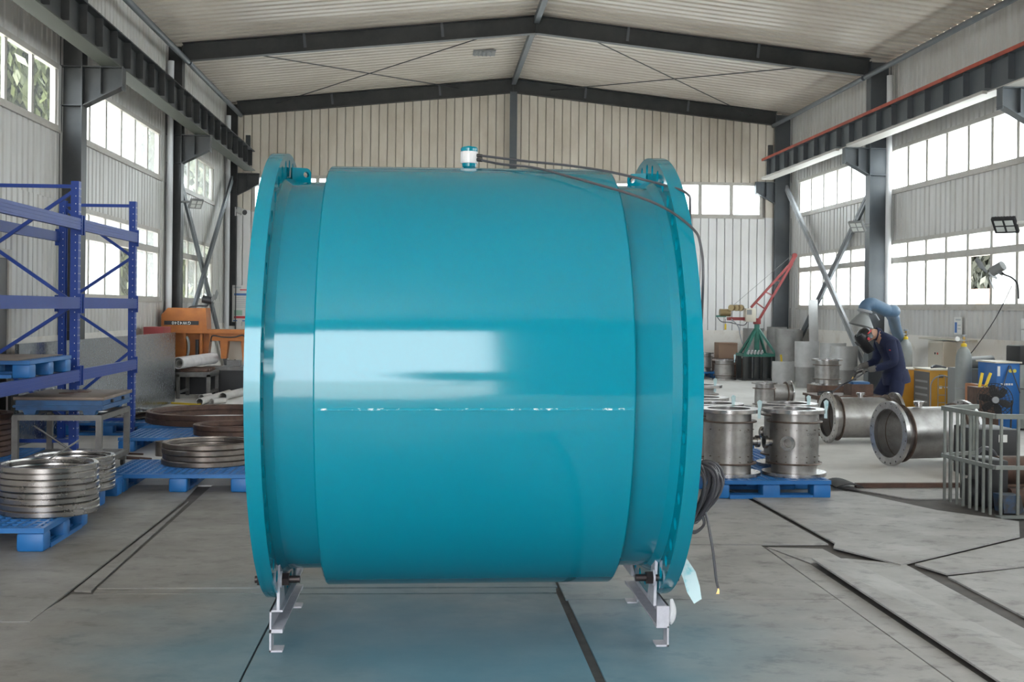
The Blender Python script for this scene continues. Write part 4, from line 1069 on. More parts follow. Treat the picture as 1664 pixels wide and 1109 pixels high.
# ------------------------------------------------------------------ welder and his bench
bn = thing('welding_bench', 'low dark steel bench in front of the welder', 'bench', (5.24, 15.3, 0))
MB().box(4.80, 5.68, 15.0, 15.6, .47, .50).build('bench_top', T['rust'], bn, smooth=0)
for xx in (4.85, 5.63):
    for yy in (15.05, 15.55): MB().box(xx-.025, xx+.025, yy-.025, yy+.025, 0, .47).build('leg', T['rust'], bn, smooth=0)
bx_ = thing('work_box', 'rusty open box on the welding bench', 'box', (5.42, 15.25, .50))
m = MB(); m.box(5.27, 5.55, 15.1, 15.4, .50, .51); m.box(5.27, 5.28, 15.1, 15.4, .51, .64); m.box(5.54, 5.55, 15.1, 15.4, .51, .64); m.box(5.28, 5.54, 15.1, 15.11, .51, .64); m.box(5.28, 5.54, 15.39, 15.4, .51, .64)
m.build('box_body', T['rust'], bx_, smooth=0); MB().bbox(5.30, 5.52, 15.13, 15.37, .60, .67, .015).build('blue_lid', T['blue_cast'], bx_)
tq = MB().tube(spline([(5.02, 15.2, .515), (5.1, 15.22, .56), (5.2, 15.25, .62), (5.35, 15.24, .70), (5.5, 15.27, .78)]), .010, 7)
tag(tq.build('torch_lead', T['cable']), 'black welding torch lead looping over the bench', 'cable')
cl_ = thing('earth_clamp', 'dark earth clamp lying on the left of the bench', 'clamp', (4.95, 15.2, .50))
MB().bar((4.86, 15.15, .515), (5.06, 15.22, .515), .035, .03).build('jaw', T['black'], cl_, smooth=0); MB().bar((4.88, 15.20, .53), (5.04, 15.14, .55), .03, .02).build('jaw', T['black'], cl_, smooth=0)

def skin_mesh(name, joints, edges, root, sub=2):
    """joints: name -> ((x,y,z), rx, ry)"""
    names = list(joints); idx = {k: i for i, k in enumerate(names)}
    me = bpy.data.meshes.new(name); me.from_pydata([joints[k][0] for k in names], [(idx[a], idx[b]) for a, b in edges], [])
    o = bpy.data.objects.new(name, me); COL.objects.link(o)
    o.modifiers.new('s', 'SKIN'); o.modifiers.new('u', 'SUBSURF').levels = sub
    o.modifiers['u'].render_levels = sub; o.modifiers['s'].use_smooth_shade = True
    for i, k in enumerate(names):
        o.data.skin_vertices[0].data[i].radius = (joints[k][1], joints[k][2]); o.data.skin_vertices[0].data[i].use_root = (k == root)
    bpy.context.view_layer.update()
    r = bpy.data.meshes.new_from_object(o.evaluated_get(bpy.context.evaluated_depsgraph_get()))
    bpy.data.objects.remove(o); bpy.data.meshes.remove(me)
    r.polygons.foreach_set('use_smooth', [True]*len(r.polygons))
    return r
PX, PY = 5.88, 15.32
man = thing('person', 'person in navy workwear and black welding helmet bending over the bench', 'person', (PX, PY, 0))
J = {}
def j(k, x, y, z, a, b=None): J[k] = ((x-PX, y, z), a, b or a)
j('pelvis', 5.93, 0, .76, .155, .14); j('belly', 5.91, 0, .92, .15, .135); j('chest', 5.84, 0, 1.10, .165, .145); j('upper', 5.755, 0, 1.22, .135, .11)
j('neck', 5.665, 0, 1.275, .065); j('skull0', 5.60, 0, 1.27, .085, .08); j('skull1', 5.515, 0, 1.235, .095, .09); j('chin', 5.475, 0, 1.165, .06)
E_ = [('pelvis', 'belly'), ('belly', 'chest'), ('chest', 'upper'), ('upper', 'neck'), ('neck', 'skull0'), ('skull0', 'skull1'), ('skull1', 'chin')]
for s, t in ((-1, 'n'), (1, 'f')):       # near and far side
    j('sh'+t, 5.775, s*.17, 1.185, .082); j('el'+t, 5.83 if s < 0 else 5.74, s*.215, .915, .062); j('fa'+t, 5.69 if s < 0 else 5.62, s*.17, .865, .055); j('wr'+t, 5.575 if s < 0 else 5.52, s*.10, .825 + (.03 if s > 0 else 0), .042); j('pm'+t, 5.52 if s < 0 else 5.47, s*.075, .815 + (.03 if s > 0 else 0), .040, .028)
    E_ += [('upper', 'sh'+t), ('sh'+t, 'el'+t), ('el'+t, 'fa'+t), ('fa'+t, 'wr'+t), ('wr'+t, 'pm'+t)]
    kx, fx = (5.86, 5.90) if s < 0 else (5.70, 5.70)
    j('hp'+t, 5.91, s*.10, .70, .115, .115); j('th'+t, (5.91+kx)/2, s*.12, .56, .098); j('kn'+t, kx, s*.13, .41, .075); j('ca'+t, (kx+fx)/2+.02, s*.13, .25, .07); j('an'+t, fx, s*.13, .09, .062)
    j('ft'+t, fx-.06, s*.135, .045, .048, .042); j('to'+t, fx-.17, s*.14, .035, .040, .032)
    E_ += [('pelvis', 'hp'+t), ('hp'+t, 'th'+t), ('th'+t, 'kn'+t), ('kn'+t, 'ca'+t), ('ca'+t, 'an'+t), ('an'+t, 'ft'+t), ('ft'+t, 'to'+t)]
bm_ = skin_mesh('body', J, E_, 'pelvis')
for mt in ('navy', 'skin', 'glove', 'black'): bm_.materials.append(T[mt])
for p in bm_.polygons:
    c = p.center
    x, z = c.x + PX, c.z
    if x < 5.675 and z > 1.08: p.material_index = 1
    elif x < 5.60 and .74 < z < .93: p.material_index = 2
    elif z < .085: p.material_index = 3
bo = bpy.data.objects.new('body', bm_); COL.objects.link(bo); bo.parent = man
BASE[man.name] = Vector((PX, PY, 0))
for s, t in ((-1, 'n'), (1, 'f')):       # gloved fingers curled round the torch
    px, pz = (5.50, .812) if s < 0 else (5.45, .842)
    for k in range(4):
        y = s*.075 + (k-1.5)*.021; ln = (.034, .038, .036, .028)[k]
        FJ = {'a': ((px+.02-PX, y, pz), .0105, .0105), 'b': ((px-ln*.6-PX, y, pz-.004), .0105, .0105), 'c': ((px-ln-PX, y, pz-.030), .0095, .0095), 'd': ((px-ln+.014-PX, y, pz-.048), .008, .008)}
        fm = skin_mesh('finger', FJ, [('a', 'b'), ('b', 'c'), ('c', 'd')], 'a', 1); fm.materials.append(T['glove'])
        o = bpy.data.objects.new('finger', fm); COL.objects.link(o); o.parent = man
    FJ = {'a': ((px+.04-PX, s*.075 - s*.035, pz-.01), .012, .012), 'b': ((px+.005-PX, s*.075 - s*.052, pz-.022), .0115, .0115), 'c': ((px-.03-PX, s*.075 - s*.04, pz-.036), .0095, .0095)}
    fm = skin_mesh('thumb', FJ, [('a', 'b'), ('b', 'c')], 'a', 1); fm.materials.append(T['glove'])
    o = bpy.data.objects.new('thumb', fm); COL.objects.link(o); o.parent = man
# jacket hem, collar, hair and helmet
Mw = Matrix.Translation((PX, PY, 0))
hem = MB().lathe([(.150, -.03), (.168, -.06), (.172, -.02), (.158, .10), (.145, .10)], 32, Matrix.Translation((5.925, PY, .70)) @ Matrix.Rotation(R(-10), 4, 'Y') @ Matrix.Diagonal((1, 1.12, 1, 1)), closed=True); hem.build('jacket_hem', T['navy'], man)
MB().lathe([(.062, -.03), (.078, -.03), (.085, .03), (.070, .035)], 24, Matrix.Translation((5.68, PY, 1.265)) @ Matrix.Rotation(R(-80), 4, 'Y'), closed=True).build('collar', T['navy'], man)
Mh = Matrix.Translation((5.525, PY, 1.225)) @ Matrix.Rotation(R(-38), 4, 'Y')
MB().lathe([(0, .125), (.05, .117), (.09, .085), (.108, .03), (.104, -.03), (.097, -.035), (.098, .03), (.082, .078), (0, .115)], 28, Mh).build('helmet_shell', T['helmet'], man)
vs = []; A_ = [R(a) for a in range(100, 261, 16)]; zsr = (.09, .02, -.06, -.13, -.175)
for inn in (0, .006):
    for z in zsr:
        for a in A_:
            rr = .122 - inn - (.02 if z < -.15 else 0) - (.02 if z > .07 else 0)
            vs.append((rr*math.cos(a)*1.05 - .012, rr*math.sin(a)*.92, z))
nA, nZ = len(A_), len(zsr); fs = []
for q in range(nZ-1):
    for a in range(nA-1):
        o = q*nA+a; fs.append((o, o+1, o+nA+1, o+nA)); o += nA*nZ; fs.append((o, o+nA, o+nA+1, o+1))
H_ = nA*nZ
for a in range(nA-1): fs.append((a, H_+a, H_+a+1, a+1)); o = (nZ-1)*nA+a; fs.append((o, o+1, H_+o+1, H_+o))
for q in range(nZ-1): o = q*nA; fs.append((o, o+nA, H_+o+nA, H_+o)); o += nA-1; fs.append((o, H_+o, H_+o+nA, o+nA))
vz = MB().add(vs, fs, Mh).build('welding_visor', T['helmet'], man, smooth=50)
MB().box(-.142, -.130, -.05, .05, -.03, .03, Mh).build('visor_window', T['dkplastic'], vz, smooth=0)
MB().cyl(Mh @ Vector((-.01, -.115, -.01)), Mh @ Vector((-.01, -.102, -.01)), .018, n=14).build('visor_knob', T['pred'], vz)
MB().tube([Mh @ Vector((.095*math.cos(t)*1.13, .095*math.sin(t)*1.13, .045)) for t in [R(a) for a in range(-80, 81, 16)]], .008, 6).build('head_band', T['pred'], man)
MB().bar((5.74, PY-.235, 1.075), (5.80, PY-.245, 1.06), .004, .012).build('sleeve_badge', T['pred'], man, smooth=0)
tg = thing('welding_torch', 'black welding torch held in the gloved hands', 'torch', (5.45, PY-.05, .80))
MB().tube(spline([(5.53, PY-.05, .80), (5.46, PY-.04, .795), (5.40, PY-.03, .77), (5.36, PY-.02, .72)]), .014, 8).build('torch_handle', T['black'], tg)
MB().cyl((5.36, PY-.02, .72), (5.345, PY-.02, .685), .012, .009, n=12).build('torch_tip', T['brass'], tg)
# fume extraction arm
fa = thing('fume_arm', 'blue fume extraction arm with a grey cone hood above the welder', 'fume hood', (6.9, 17.5, 0))
hq = Matrix.Translation((5.80, 16.2, 1.46)) @ Matrix.Rotation(R(14), 4, 'Y')
MB().lathe([(.165, -.10), (.155, -.08), (.09, .02), (.065, .05), (.065, .09), (.06, .09), (.06, .05), (.085, .015), (.15, -.085), (.16, -.105)], 36, hq, closed=True).build('cone_hood', T['grey'], fa)
MB().tube(spline([(5.82, 16.2, 1.56), (5.84, 16.2, 1.63), (5.92, 16.22, 1.66), (6.05, 16.3, 1.62), (6.2, 16.4, 1.57)]), .085, 18).build('hose', T['ductblue'], fa)
MB().tube(spline([(6.18, 16.4, 1.57), (6.34, 16.5, 1.56), (6.46, 16.95, 1.55), (6.72, 17.5, 1.46), (7.05, 18.3, 1.35), (7.75, 19.9, 1.08), (8.2, 20.9, .92)]), .085, 18).build('duct', T['ductblue'], fa)
MB().lathe([(.092, 0), (.10, .01), (.10, .03), (.092, .04)], 24, hq @ Matrix.Translation((0, 0, .08))).build('clamp_ring', T['gsteel'], fa)
MB().tube([(5.93, 16.1, 1.52), (5.99, 16.12, 1.44)], .012, 8).build('hood_handle', T['gsteel'], fa)
MB().cyl((8.2, 20.9, 0), (8.2, 20.9, .95), .11, n=20).build('stand', T['ductblue'], fa)

# ------------------------------------------------------------------ gas cylinders and machines along the right wall
def gas_cylinder(x, y, h, r, label):
    o = thing('gas_cylinder', label, 'gas cylinder', (x, y, 0), 'gas cylinders')
    M = Matrix.Translation((x, y, 0))
    MB().lathe([(0, .0), (r*.9, 0), (r, .02), (r, h-.20), (r*.93, h-.13), (r*.68, h-.06), (r*.38, h-.025), (r*.32, h)], 32, M).build('bottle', T['cylgrey'], o)
    MB().lathe([(r*.36, h-.03), (r*.36, h+.02), (r*.2, h+.03)], 20, M).build('neck_ring', T['yellow'], o)
    vv = MB().cyl((x, y, h+.02), (x, y, h+.12), .018, n=12).build('valve', T['brass'], o)
    MB().cyl((x, y, h+.12), (x, y, h+.145), .035, n=14).build('valve_wheel', T['gsteel'], vv)
    MB().cyl((x-.10, y-.02, h+.07), (x+.03, y, h+.07), .014, n=10).build('regulator', T['gsteel'], vv)
    MB().cyl((x-.11, y-.05, h+.09), (x-.11, y-.02, h+.09), .032, n=16).build('gauge', T['poster'], vv)
    return o
gas_cylinder(7.615, 19.3, 1.13, .105, 'grey gas cylinder behind the bending welder')
g2 = gas_cylinder(7.33, 16.5, 1.10, .108, 'grey gas cylinder standing alone left of the blue cabinet')
MB().lathe([(.109, .50), (.112, .505), (.112, .515), (.109, .52)], 28, Matrix.Translation((7.33, 16.5, 0))).build('chain_band', T['gsteel'], g2)
def welder_set(x0, x1, y0, y1, h, label, logo=True):
    o = thing('welding_machine', label, 'welding machine', ((x0+x1)/2, (y0+y1)/2, 0), 'yellow welding machines')
    MB().bbox(x0, x1, y0, y1, .08, h-.02, .012).build('case', T['yellow_m'], o)
    MB().box(x0-.008, x1+.008, y0-.008, y1+.008, h-.02, h).build('lid', T['cream'], o, smooth=0)
    pn = MB().box(x0-.006, x0, y0+.02, y1-.02, .12, h-.05).build('control_panel', T['panel_dk'], o, smooth=0)
    for k in range(4): MB().box(x0-.009, x0-.006, y0+.08, y1-.08, .20+.1*k, .23+.1*k).build('panel_marking', T['grey'], pn, smooth=0)
    if logo:
        MB().box(x0+.14, x0+.18, y0-.003, y0, .42, .46).build('front_logo', T['poster'], o, smooth=0)
        for k in range(4): MB().box(x0+.215+.035*k, x0+.238+.035*k, y0-.003, y0, .43, .45).build('front_logo', T['poster'], o, smooth=0)
        for k in range(2): MB().box(x0+.13+.20*k, x0+.20+.20*k, y0-.003, y0, .58, .63).build('vent_grille', T['panel_dk'], o, smooth=0)
    for a in (x0+.06, x1-.06):
        for b2 in (y0+.06, y1-.06): MB().cyl((a-.02, b2, .04), (a+.02, b2, .04), .04, n=14).build('wheel', T['black'], o)
    return o
welder_set(7.40, 7.90, 17.80, 18.42, .71, 'ochre yellow welding machine with dark control side by the hand truck')
welder_set(7.25, 7.68, 18.55, 19.1, .68, 'second yellow welding machine half hidden behind the welder', False)
tag(MB().tube(spline([(7.5, 18.0, .725), (7.6, 18.1, .75), (7.72, 18.0, .725), (7.6, 17.9, .74), (7.52, 18.05, .725)]), .014, 7).build('coiled_lead', T['cable']), 'black lead coiled on top of the yellow welding machine', 'cable')
ht = thing('hand_truck', 'thin grey hand truck with arched top before the yellow machine', 'hand truck', (7.35, 17.3, 0))
MB().tube([(7.20, 17.3, .04), (7.20, 17.3, .48)] + [(7.37-.17*math.cos(t), 17.3, .48+.16*math.sin(t)) for t in [R(a) for a in range(15, 166, 15)]] + [(7.54, 17.3, .48), (7.54, 17.3, .04)], .010, 8).build('arch_tube', T['gsteel'], ht)
for xx in (7.31, 7.42): MB().cyl((xx, 17.3, .04), (xx, 17.3, .62), .006, n=6).build('upright_bar', T['gsteel'], ht)
for z in (.25, .36, .48): MB().cyl((7.31, 17.3, z), (7.42, 17.3, z), .006, n=6).build('cross_bar', T['gsteel'], ht)
MB().box(7.18, 7.56, 17.18, 17.3, .02, .03).build('toe_plate', T['gsteel'], ht, smooth=0)
eb = thing('electrical_cabinet', 'cream electrical cabinet with two buttons on the right wall', 'cabinet', (8.36, 19.7, .60))
MB().bbox(8.28, 8.5, 19.40, 20.02, .60, 1.08, .008).build('cabinet_box', T['cream'], eb)
MB().box(8.272, 8.28, 19.43, 19.99, .63, 1.05).build('cabinet_door', T['cream'], eb, smooth=0)
for y, mt in ((19.70, 'black'), (19.60, 'pred')): MB().cyl((8.262, y, .88), (8.272, y, .88), .018, n=12).build('button', T[mt], eb)
poster('safety_notice', 'small white notice with a blue strip on the right wall panel', (8.46, 19.25, 1.20), .28, .28, '-x', [(-.4, -.1, .1, .7, 'pblue'), (-.3, .4, .8, .9, 'pgrey'), (.0, .4, .3, .36, 'pgrey'), (.0, .4, .5, .56, 'pgrey')])
tag(MB().bbox(8.35, 8.48, 18.6, 20.6, 1.10, 1.13, .006).build('wall_shelf', T['cream']), 'thin pale shelf on the right wall above the electrical cabinet', 'shelf')
bc = thing('blue_cabinet', 'blue and grey machine cabinet at the right edge beneath the wall fan', 'cabinet', (7.72, 16.0, 0))
MB().bbox(7.44, 7.76, 15.75, 16.3, .03, .89, .01).build('blue_case', T['bmach'], bc)
MB().bbox(7.76, 8.06, 15.75, 16.3, .03, .87, .01).build('grey_case', T['cylgrey'], bc)
MB().box(7.42, 7.78, 15.73, 16.32, .89, .91).build('cabinet_top', T['cream'], bc, smooth=0)
for k in range(5): MB().box(7.50+.035*k, 7.525+.035*k, 15.746, 15.75, .60, .625).build('white_lettering', T['poster'], bc, smooth=0)
for k in range(2): MB().cyl((7.63+.055*k, 15.74, .79), (7.63+.055*k, 15.75, .79), .024, n=16).build('gauge', T['pyel'], bc)
MB().box(7.455, 7.49, 15.744, 15.75, .72, .85).build('paper_label', T['poster'], bc, smooth=0)
MB().box(7.82, 7.92, 15.744, 15.75, .62, .64).build('red_lettering', T['pred'], bc, smooth=0)
for a, b2 in (((7.60, 15.73, .86), (7.47, 15.70, .45)), ((7.62, 15.73, .86), (7.74, 15.70, .50)), ((7.74, 15.70, .56), (8.05, 15.72, .55))): MB().tube([a, b2], .008, 6).build('cable', T['cable'], bc)
blk = MB().bbox(7.78, 8.05, 15.8, 16.2, .87, 1.12, .02)
tag(blk.build('black_case', T['dkplastic']), 'black glossy case on top of the grey half of the blue cabinet', 'case')
# drum fan on the floor
df = thing('floor_fan', 'dark round floor fan in front of the blue cabinet', 'fan', (6.86, 14.55, 0))
c_ = Vector((6.86, 14.55, .49)); ax = Vector((-.35, -1, .1)).normalized()
m = MB(); guard(m, c_, ax, .205, .07, 5, 32, .003); m.build('wire_guard', T['dkplastic'], df)
m = MB(); fan_blades(m, c_, ax, .19, 3); fan_blades(m, c_ - ax*.03, -ax, .19, 3); m.build('blades', T['dkplastic'], df, smooth=0)
MB().cyl(c_ - ax*.02, c_ + ax*.075, .04, n=18).build('hub', T['gsteel'], df)
MB().cyl(c_ - ax*.16, c_ - ax*.05, .06, n=18).build('motor', T['black'], df)
MB().tube([c_ + Vector((-.21, 0, 0)), (6.66, 14.55, .1), (6.60, 14.45, .015)], .012, 8).build('stand_leg', T['black'], df); MB().tube([c_ + Vector((.21, 0, 0)), (7.06, 14.55, .1), (7.12, 14.45, .015)], .012, 8).build('stand_leg', T['black'], df)
MB().tube([(6.60, 14.45, .015), (6.64, 14.75, .015), (7.08, 14.75, .015), (7.12, 14.45, .015)], .012, 8).build('stand_base', T['black'], df)
bcut = thing('bolt_cutter', 'bolt cutter with two yellow handles sticking up behind the floor fan', 'bolt cutter', (7.1, 15.3, .4))
for (x0, x1) in ((7.02, 7.08), (7.09, 7.19)): MB().bar((x0, 15.35, .55), (x1, 15.38, .78), .035, .02, (0, 1, 0)).build('handle', T['yellow'], bcut, smooth=0)
MB().bar((7.0, 15.35, .40), (7.12, 15.35, .56), .08, .03, (0, 1, 0)).build('jaw', T['black'], bcut, smooth=0)
tag(MB().box(6.96, 7.24, 15.25, 15.55, 0, .60).build('dark_crate', T['rust'], smooth=0), 'dark brown crate behind the floor fan holding yellow handles', 'crate')
tag(MB().bbox(7.24, 7.34, 15.85, 16.25, 0, .60, .01).build('orange_case', T['orange']), 'orange case beside the lone gas cylinder', 'case')
tag(MB().cyl((7.60, 17.0, .84), (8.0, 17.08, .86), .085, n=20).build('grey_roll', T['grey']), 'grey roll lying behind the lone gas cylinder', 'roll')
tag(MB().box(7.45, 8.1, 16.75, 17.3, 0, .765).build('steel_cupboard', T['grey'], smooth=0), 'grey cupboard under the grey roll', 'cupboard')
# wall fan on the near right column
wf = thing('wall_fan', 'dark guardless wall fan on a bent arm across the right window', 'fan', (8.05, 16.9, 2.1))
MB().tube(spline([(8.0, 16.3, 1.75), (8.0, 16.34, 1.95), (7.98, 16.46, 2.04), (7.97, 16.62, 2.08), (7.95, 16.75, 2.12)]), .013, 8).build('arm', T['black'], wf)
MB().cyl((7.99, 16.74, 2.22), (7.90, 16.88, 2.13), .07, n=20).build('motor', T['grey'], wf)
m = MB(); fan_blades(m, (7.87, 16.93, 2.095), (-.62, .58, -.50), .30, 3); m.build('blades', T['dkplastic'], wf, smooth=0)
MB().cyl((7.96, 16.70, 2.10), (7.94, 16.80, 2.14), .028, n=12).build('swivel', T['grey'], wf)
tag(MB().tube(spline([(8.44, 17.4, 1.95), (8.42, 17.9, 1.45), (8.40, 18.6, .95), (8.30, 18.9, .72)]), .008, 6).build('wall_cable', T['cable']), 'thin black cable hanging in a curve down the right wall', 'cable')
sb = thing('switch_box', 'small white switch box on the near right column', 'switch', (8.0, 16.1, 1.15))
for k in range(2): MB().bbox(7.95, 8.12, 16.04, 16.12, 1.18+.16*k, 1.32+.16*k, .006).build('switch', T['poster'], sb)

# ------------------------------------------------------------------ guard rail with the pit machinery
gr = thing('guard_rail', 'grey tubular guard rail with vertical bars at the right edge', 'railing', (4.3, 9.5, 0))
A0, B0, C0, D0 = Vector((4.62, 10.12, 0)), Vector((4.24, 9.93, 0)), Vector((4.31, 9.13, 0)), Vector((5.35, 9.06, 0))
def up(p, z): return Vector((p.x, p.y, z))
for (p, q) in ((A0, B0), (B0, C0), (C0, D0)):
    for z, w in ((.76, .036), (.37, .03)): MB().bar(up(p, z), up(q, z), w, w).build('rail', T['railgrey'], gr, smooth=0)
for (p, q, n, skip) in ((B0, C0, 8, 0), (C0, D0, 8, 1), (A0, B0, 3, 0)):
    for k in range(n):
        if skip and k == 0: t = .03
        c = p.lerp(q, (k+.35)/n)
        MB().box(c.x-.0095, c.x+.0095, c.y-.0095, c.y+.0095, 0, .75).build('bar', T['railgrey'], gr, smooth=0)
MB().box(4.30, 5.4, 9.0, 9.10, 0, .012).build('base_plate', T['railgrey'], gr, smooth=0)
mot = thing('pit_machine', 'dark brown drum machine inside the guard rail', 'machine', (5.0, 9.7, 0))
MB().cyl((4.60, 9.72, .275), (5.7, 9.72, .275), .115, n=28).build('upper_drum', T['rust'], mot)
MB().cyl((4.60, 9.50, .08), (5.7, 9.50, .08), .08, n=28).build('lower_drum', T['rust'], mot)
MB().bbox(4.42, 4.60, 9.50, 9.85, 0, .38, .02).build('gear_housing', T['black'], mot)
MB().prism([(4.44, 0), (4.60, 0), (4.57, .14), (4.42, .14)], 9.24, 9.40, 'y').build('blue_block', T['bblock'], mot, smooth=0)
MB().cyl((4.34, 9.7, .10), (4.50, 9.7, .10), .11, n=20).build('end_cap', T['black'], mot)
ub = thing('blue_tool_box', 'dark blue box with a white label behind the guard rail', 'box', (5.4, 11.4, 0))
MB().bbox(5.10, 5.52, 11.2, 11.7, .0, .46, .015).build('box_body', T['black'], ub); MB().box(5.32, 5.40, 11.194, 11.2, .34, .41).build('paper_label', T['poster'], ub, smooth=0)
tag(MB().tube(spline([(4.95, 11.0, .02), (5.0, 11.0, .22), (5.1, 11.05, .30), (5.22, 11.1, .26), (5.3, 11.1, .1), (5.35, 11.1, .02)]), .02, 8).build('thick_hose', T['cable']), 'thick black hose looping up behind the guard rail', 'hose')
mt_ = MB(); pts = []
for i in range(9):
    t = i/8; pts.append((3.52+.24*t, .018+.03*math.sin(math.pi*t)))
mt_.prism([(a, b2+.012) for a, b2 in pts] + [(a, b2) for a, b2 in reversed(pts)], 10.45, 10.82, 'y')
tag(mt_.build('rubber_pad', T['dkplastic']), 'curled black rubber pad on the floor right of the blue pallet', 'pad')
tag(MB().bar((3.75, 10.62, .02), (5.6, 10.66, .02), .05, .04).build('floor_strip', T['rust'], smooth=0), 'thin dark steel strip on the floor between the pad and the guard rail', 'strip')
tag(MB().tube(spline([(4.05, 22.0, .012), (4.5, 21.3, .012), (4.9, 20.0, .012), (5.1, 19.3, .012)]), .02, 6).build('floor_cable', T['cable']), 'black cable lying across the far open floor', 'cable')

# ------------------------------------------------------------------ little jib hoist at the rear wall
jc = thing('jib_hoist', 'small red and green builders hoist with a raised boom at the rear wall', 'hoist', (7.31, 27.2, 0))
YH = 27.2
MB().cyl((7.31, YH, .55), (7.31, YH, 1.25), .06, n=18).build('mast', T['green'], jc)
for (dx, dy) in ((-.36, -.3), (.36, -.3), (-.3, .35), (.3, .35)): MB().bar((7.31, YH, 1.20), (7.31+dx, YH+dy, .57), .045, .045).build('stay', T['green'], jc, smooth=0)
for (p, q) in (((6.93, YH-.3, .56), (7.69, YH-.3, .56)), ((6.93, YH+.35, .56), (7.69, YH+.35, .56)), ((6.95, YH-.3, .56), (6.95, YH+.35, .56)), ((7.67, YH-.3, .56), (7.67, YH+.35, .56))): MB().bar(p, q, .06, .06).build('base_beam', T['green'], jc, smooth=0)
MB().cyl((7.31, YH, 1.25), (7.31, YH, 1.38), .085, n=18).build('slew_head', T['red'], jc)
d_ = (Vector((8.12, YH, 2.72)) - Vector((7.36, YH, 1.36)))
MB().bar((7.36, YH, 1.36), (8.10, YH, 2.62), .05, .05).build('boom_chord', T['red'], jc, smooth=0); MB().bar((7.17, YH, 1.62), (8.06, YH, 2.62), .05, .05).build('boom_chord', T['red'], jc, smooth=0)
for t in (.12, .36, .62): MB().bar(Vector((7.36, YH, 1.36)).lerp(Vector((8.10, YH, 2.62)), t+.06), Vector((7.17, YH, 1.62)).lerp(Vector((8.06, YH, 2.62)), t), .025, .025).build('boom_lacing', T['red'], jc, smooth=0)
MB().bar((8.03, YH, 2.55), (8.16, YH, 2.80), .06, .08).build('boom_tip', T['red'], jc, smooth=0); MB().cyl((8.15, YH-.04, 2.80), (8.15, YH+.04, 2.80), .055, n=16).build('pulley', T['red'], jc)
MB().bbox(7.02, 7.25, YH-.15, YH+.1, 1.30, 1.60, .01).build('control_box', T['cream'], jc); MB().box(7.04, 7.15, YH-.156, YH-.15, 1.46, 1.57).build('box_screen', T['grey'], jc, smooth=0)
MB().box(6.66, 7.25, YH-.05, YH+.15, 1.33, 1.40).build('motor_bed', T['red'], jc, smooth=0)
MB().cyl((6.46, YH, 1.50), (6.70, YH, 1.50), .085, n=18).build('motor', T['mbody'], jc)
for xx in (6.72, 6.83, 6.92): MB().cyl((xx-.03, YH-.1, 1.61), (xx+.03, YH-.02, 1.61), .07, n=16).build('winch_drum', T['mbody'], jc)
MB().bar((6.65, YH, 1.56), (7.05, YH, 1.57), .03, .02).build('motor_bed', T['cream'], jc, smooth=0)
MB().bar((6.38, YH, 1.42), (6.60, YH, 1.42), .05, .04).build('brake_arm', T['green'], jc, smooth=0)
MB().tube(spline([(6.40, YH, 1.41), (6.5, YH, 1.30), (6.7, YH, 1.28), (7.0, YH, 1.22), (7.1, YH, 1.33)]), .01, 6).build('cable', T['cable'], jc)
MB().cyl((6.58, YH-.05, 1.36), (6.58, YH-.05, 1.25), .006, n=6).build('pendant_cord', T['cable'], jc); MB().box(6.565, 6.60, YH-.065, YH-.03, 1.12, 1.25).build('pendant', T['yellow'], jc, smooth=0)
MB().tube(spline([(6.7, YH-.1, 1.36), (6.85, YH-.12, 1.20), (6.9, YH-.12, 1.0), (6.95, YH-.15, .8)]), .012, 6).build('chain', T['gsteel'], jc)
MB().cyl((6.75, YH, 1.65), (8.12, YH, 2.83), .005, n=5).build('wire_rope', T['grey'], jc)
bs_ = thing('dark_stand', 'dark steel stand with square legs under the small hoist', 'stand', (7.31, 27.2, 0))
for xx in (6.98, 7.22, 7.42, 7.66):
    for yy in (26.93, 27.5): MB().box(xx-.05, xx+.05, yy-.05, yy+.05, .02, .525).build('leg', T['dsteel'], bs_, smooth=0)
MB().box(6.90, 7.74, 26.85, 27.6, 0, .02).build('base_plate', T['dsteel'], bs_, smooth=0)
for k in range(5):
    tag(MB().cyl((7.02+.075*k, 26.86, .60), (7.03+.075*k, 26.80, .67), .03, .018, n=10).build('white_fitting', T['foam']), ORD[k] + ' white fitting from the left on the hoist base beam', 'fitting', 'white fittings on the hoist base')
cb = thing('cardboard_box', 'brown cardboard carton on a ledge against the rear wall', 'carton', (6.86, 28.3, .44))
MB().box(6.66, 7.10, 28.1, 28.55, .44, .80).build('carton_body', T['card'], cb, smooth=0); MB().bar((6.66, 28.12, .80), (7.12, 28.06, .77), .05, .004).build('flap', T['card'], cb, smooth=0)
tag(MB().box(6.62, 7.25, 28.05, 28.6, 0, .44).build('rusty_crate', T['rust'], smooth=0), 'dark crate under the cardboard carton', 'crate')
# curved sheets stacked in the right rear corner
def shell(x, y, z, r, h, a0, a1, mt='sheet'):
    n = 14; t = .006; M = Matrix.Translation((x, y, z))
    outp = [(r*math.cos(a0+(a1-a0)*i/n), r*math.sin(a0+(a1-a0)*i/n)) for i in range(n+1)]
    inp = [((r-t)*math.cos(a0+(a1-a0)*i/n), (r-t)*math.sin(a0+(a1-a0)*i/n)) for i in range(n+1)]
    m = MB(); N = n+1
    vs = [(a, b2, zz) for zz in (0, h) for P in (outp, inp) for a, b2 in P]; fs = []
    for i in range(n):
        fs += [(i, i+1, 2*N+i+1, 2*N+i), (N+i, 3*N+i, 3*N+i+1, N+i+1), (2*N+i, 2*N+i+1, 3*N+i+1, 3*N+i), (i, N+i, N+i+1, i+1)]
    fs += [(0, 2*N, 3*N, N), (n, N+n, 3*N+n, 2*N+n)]
    m.add(vs, fs, M); return m
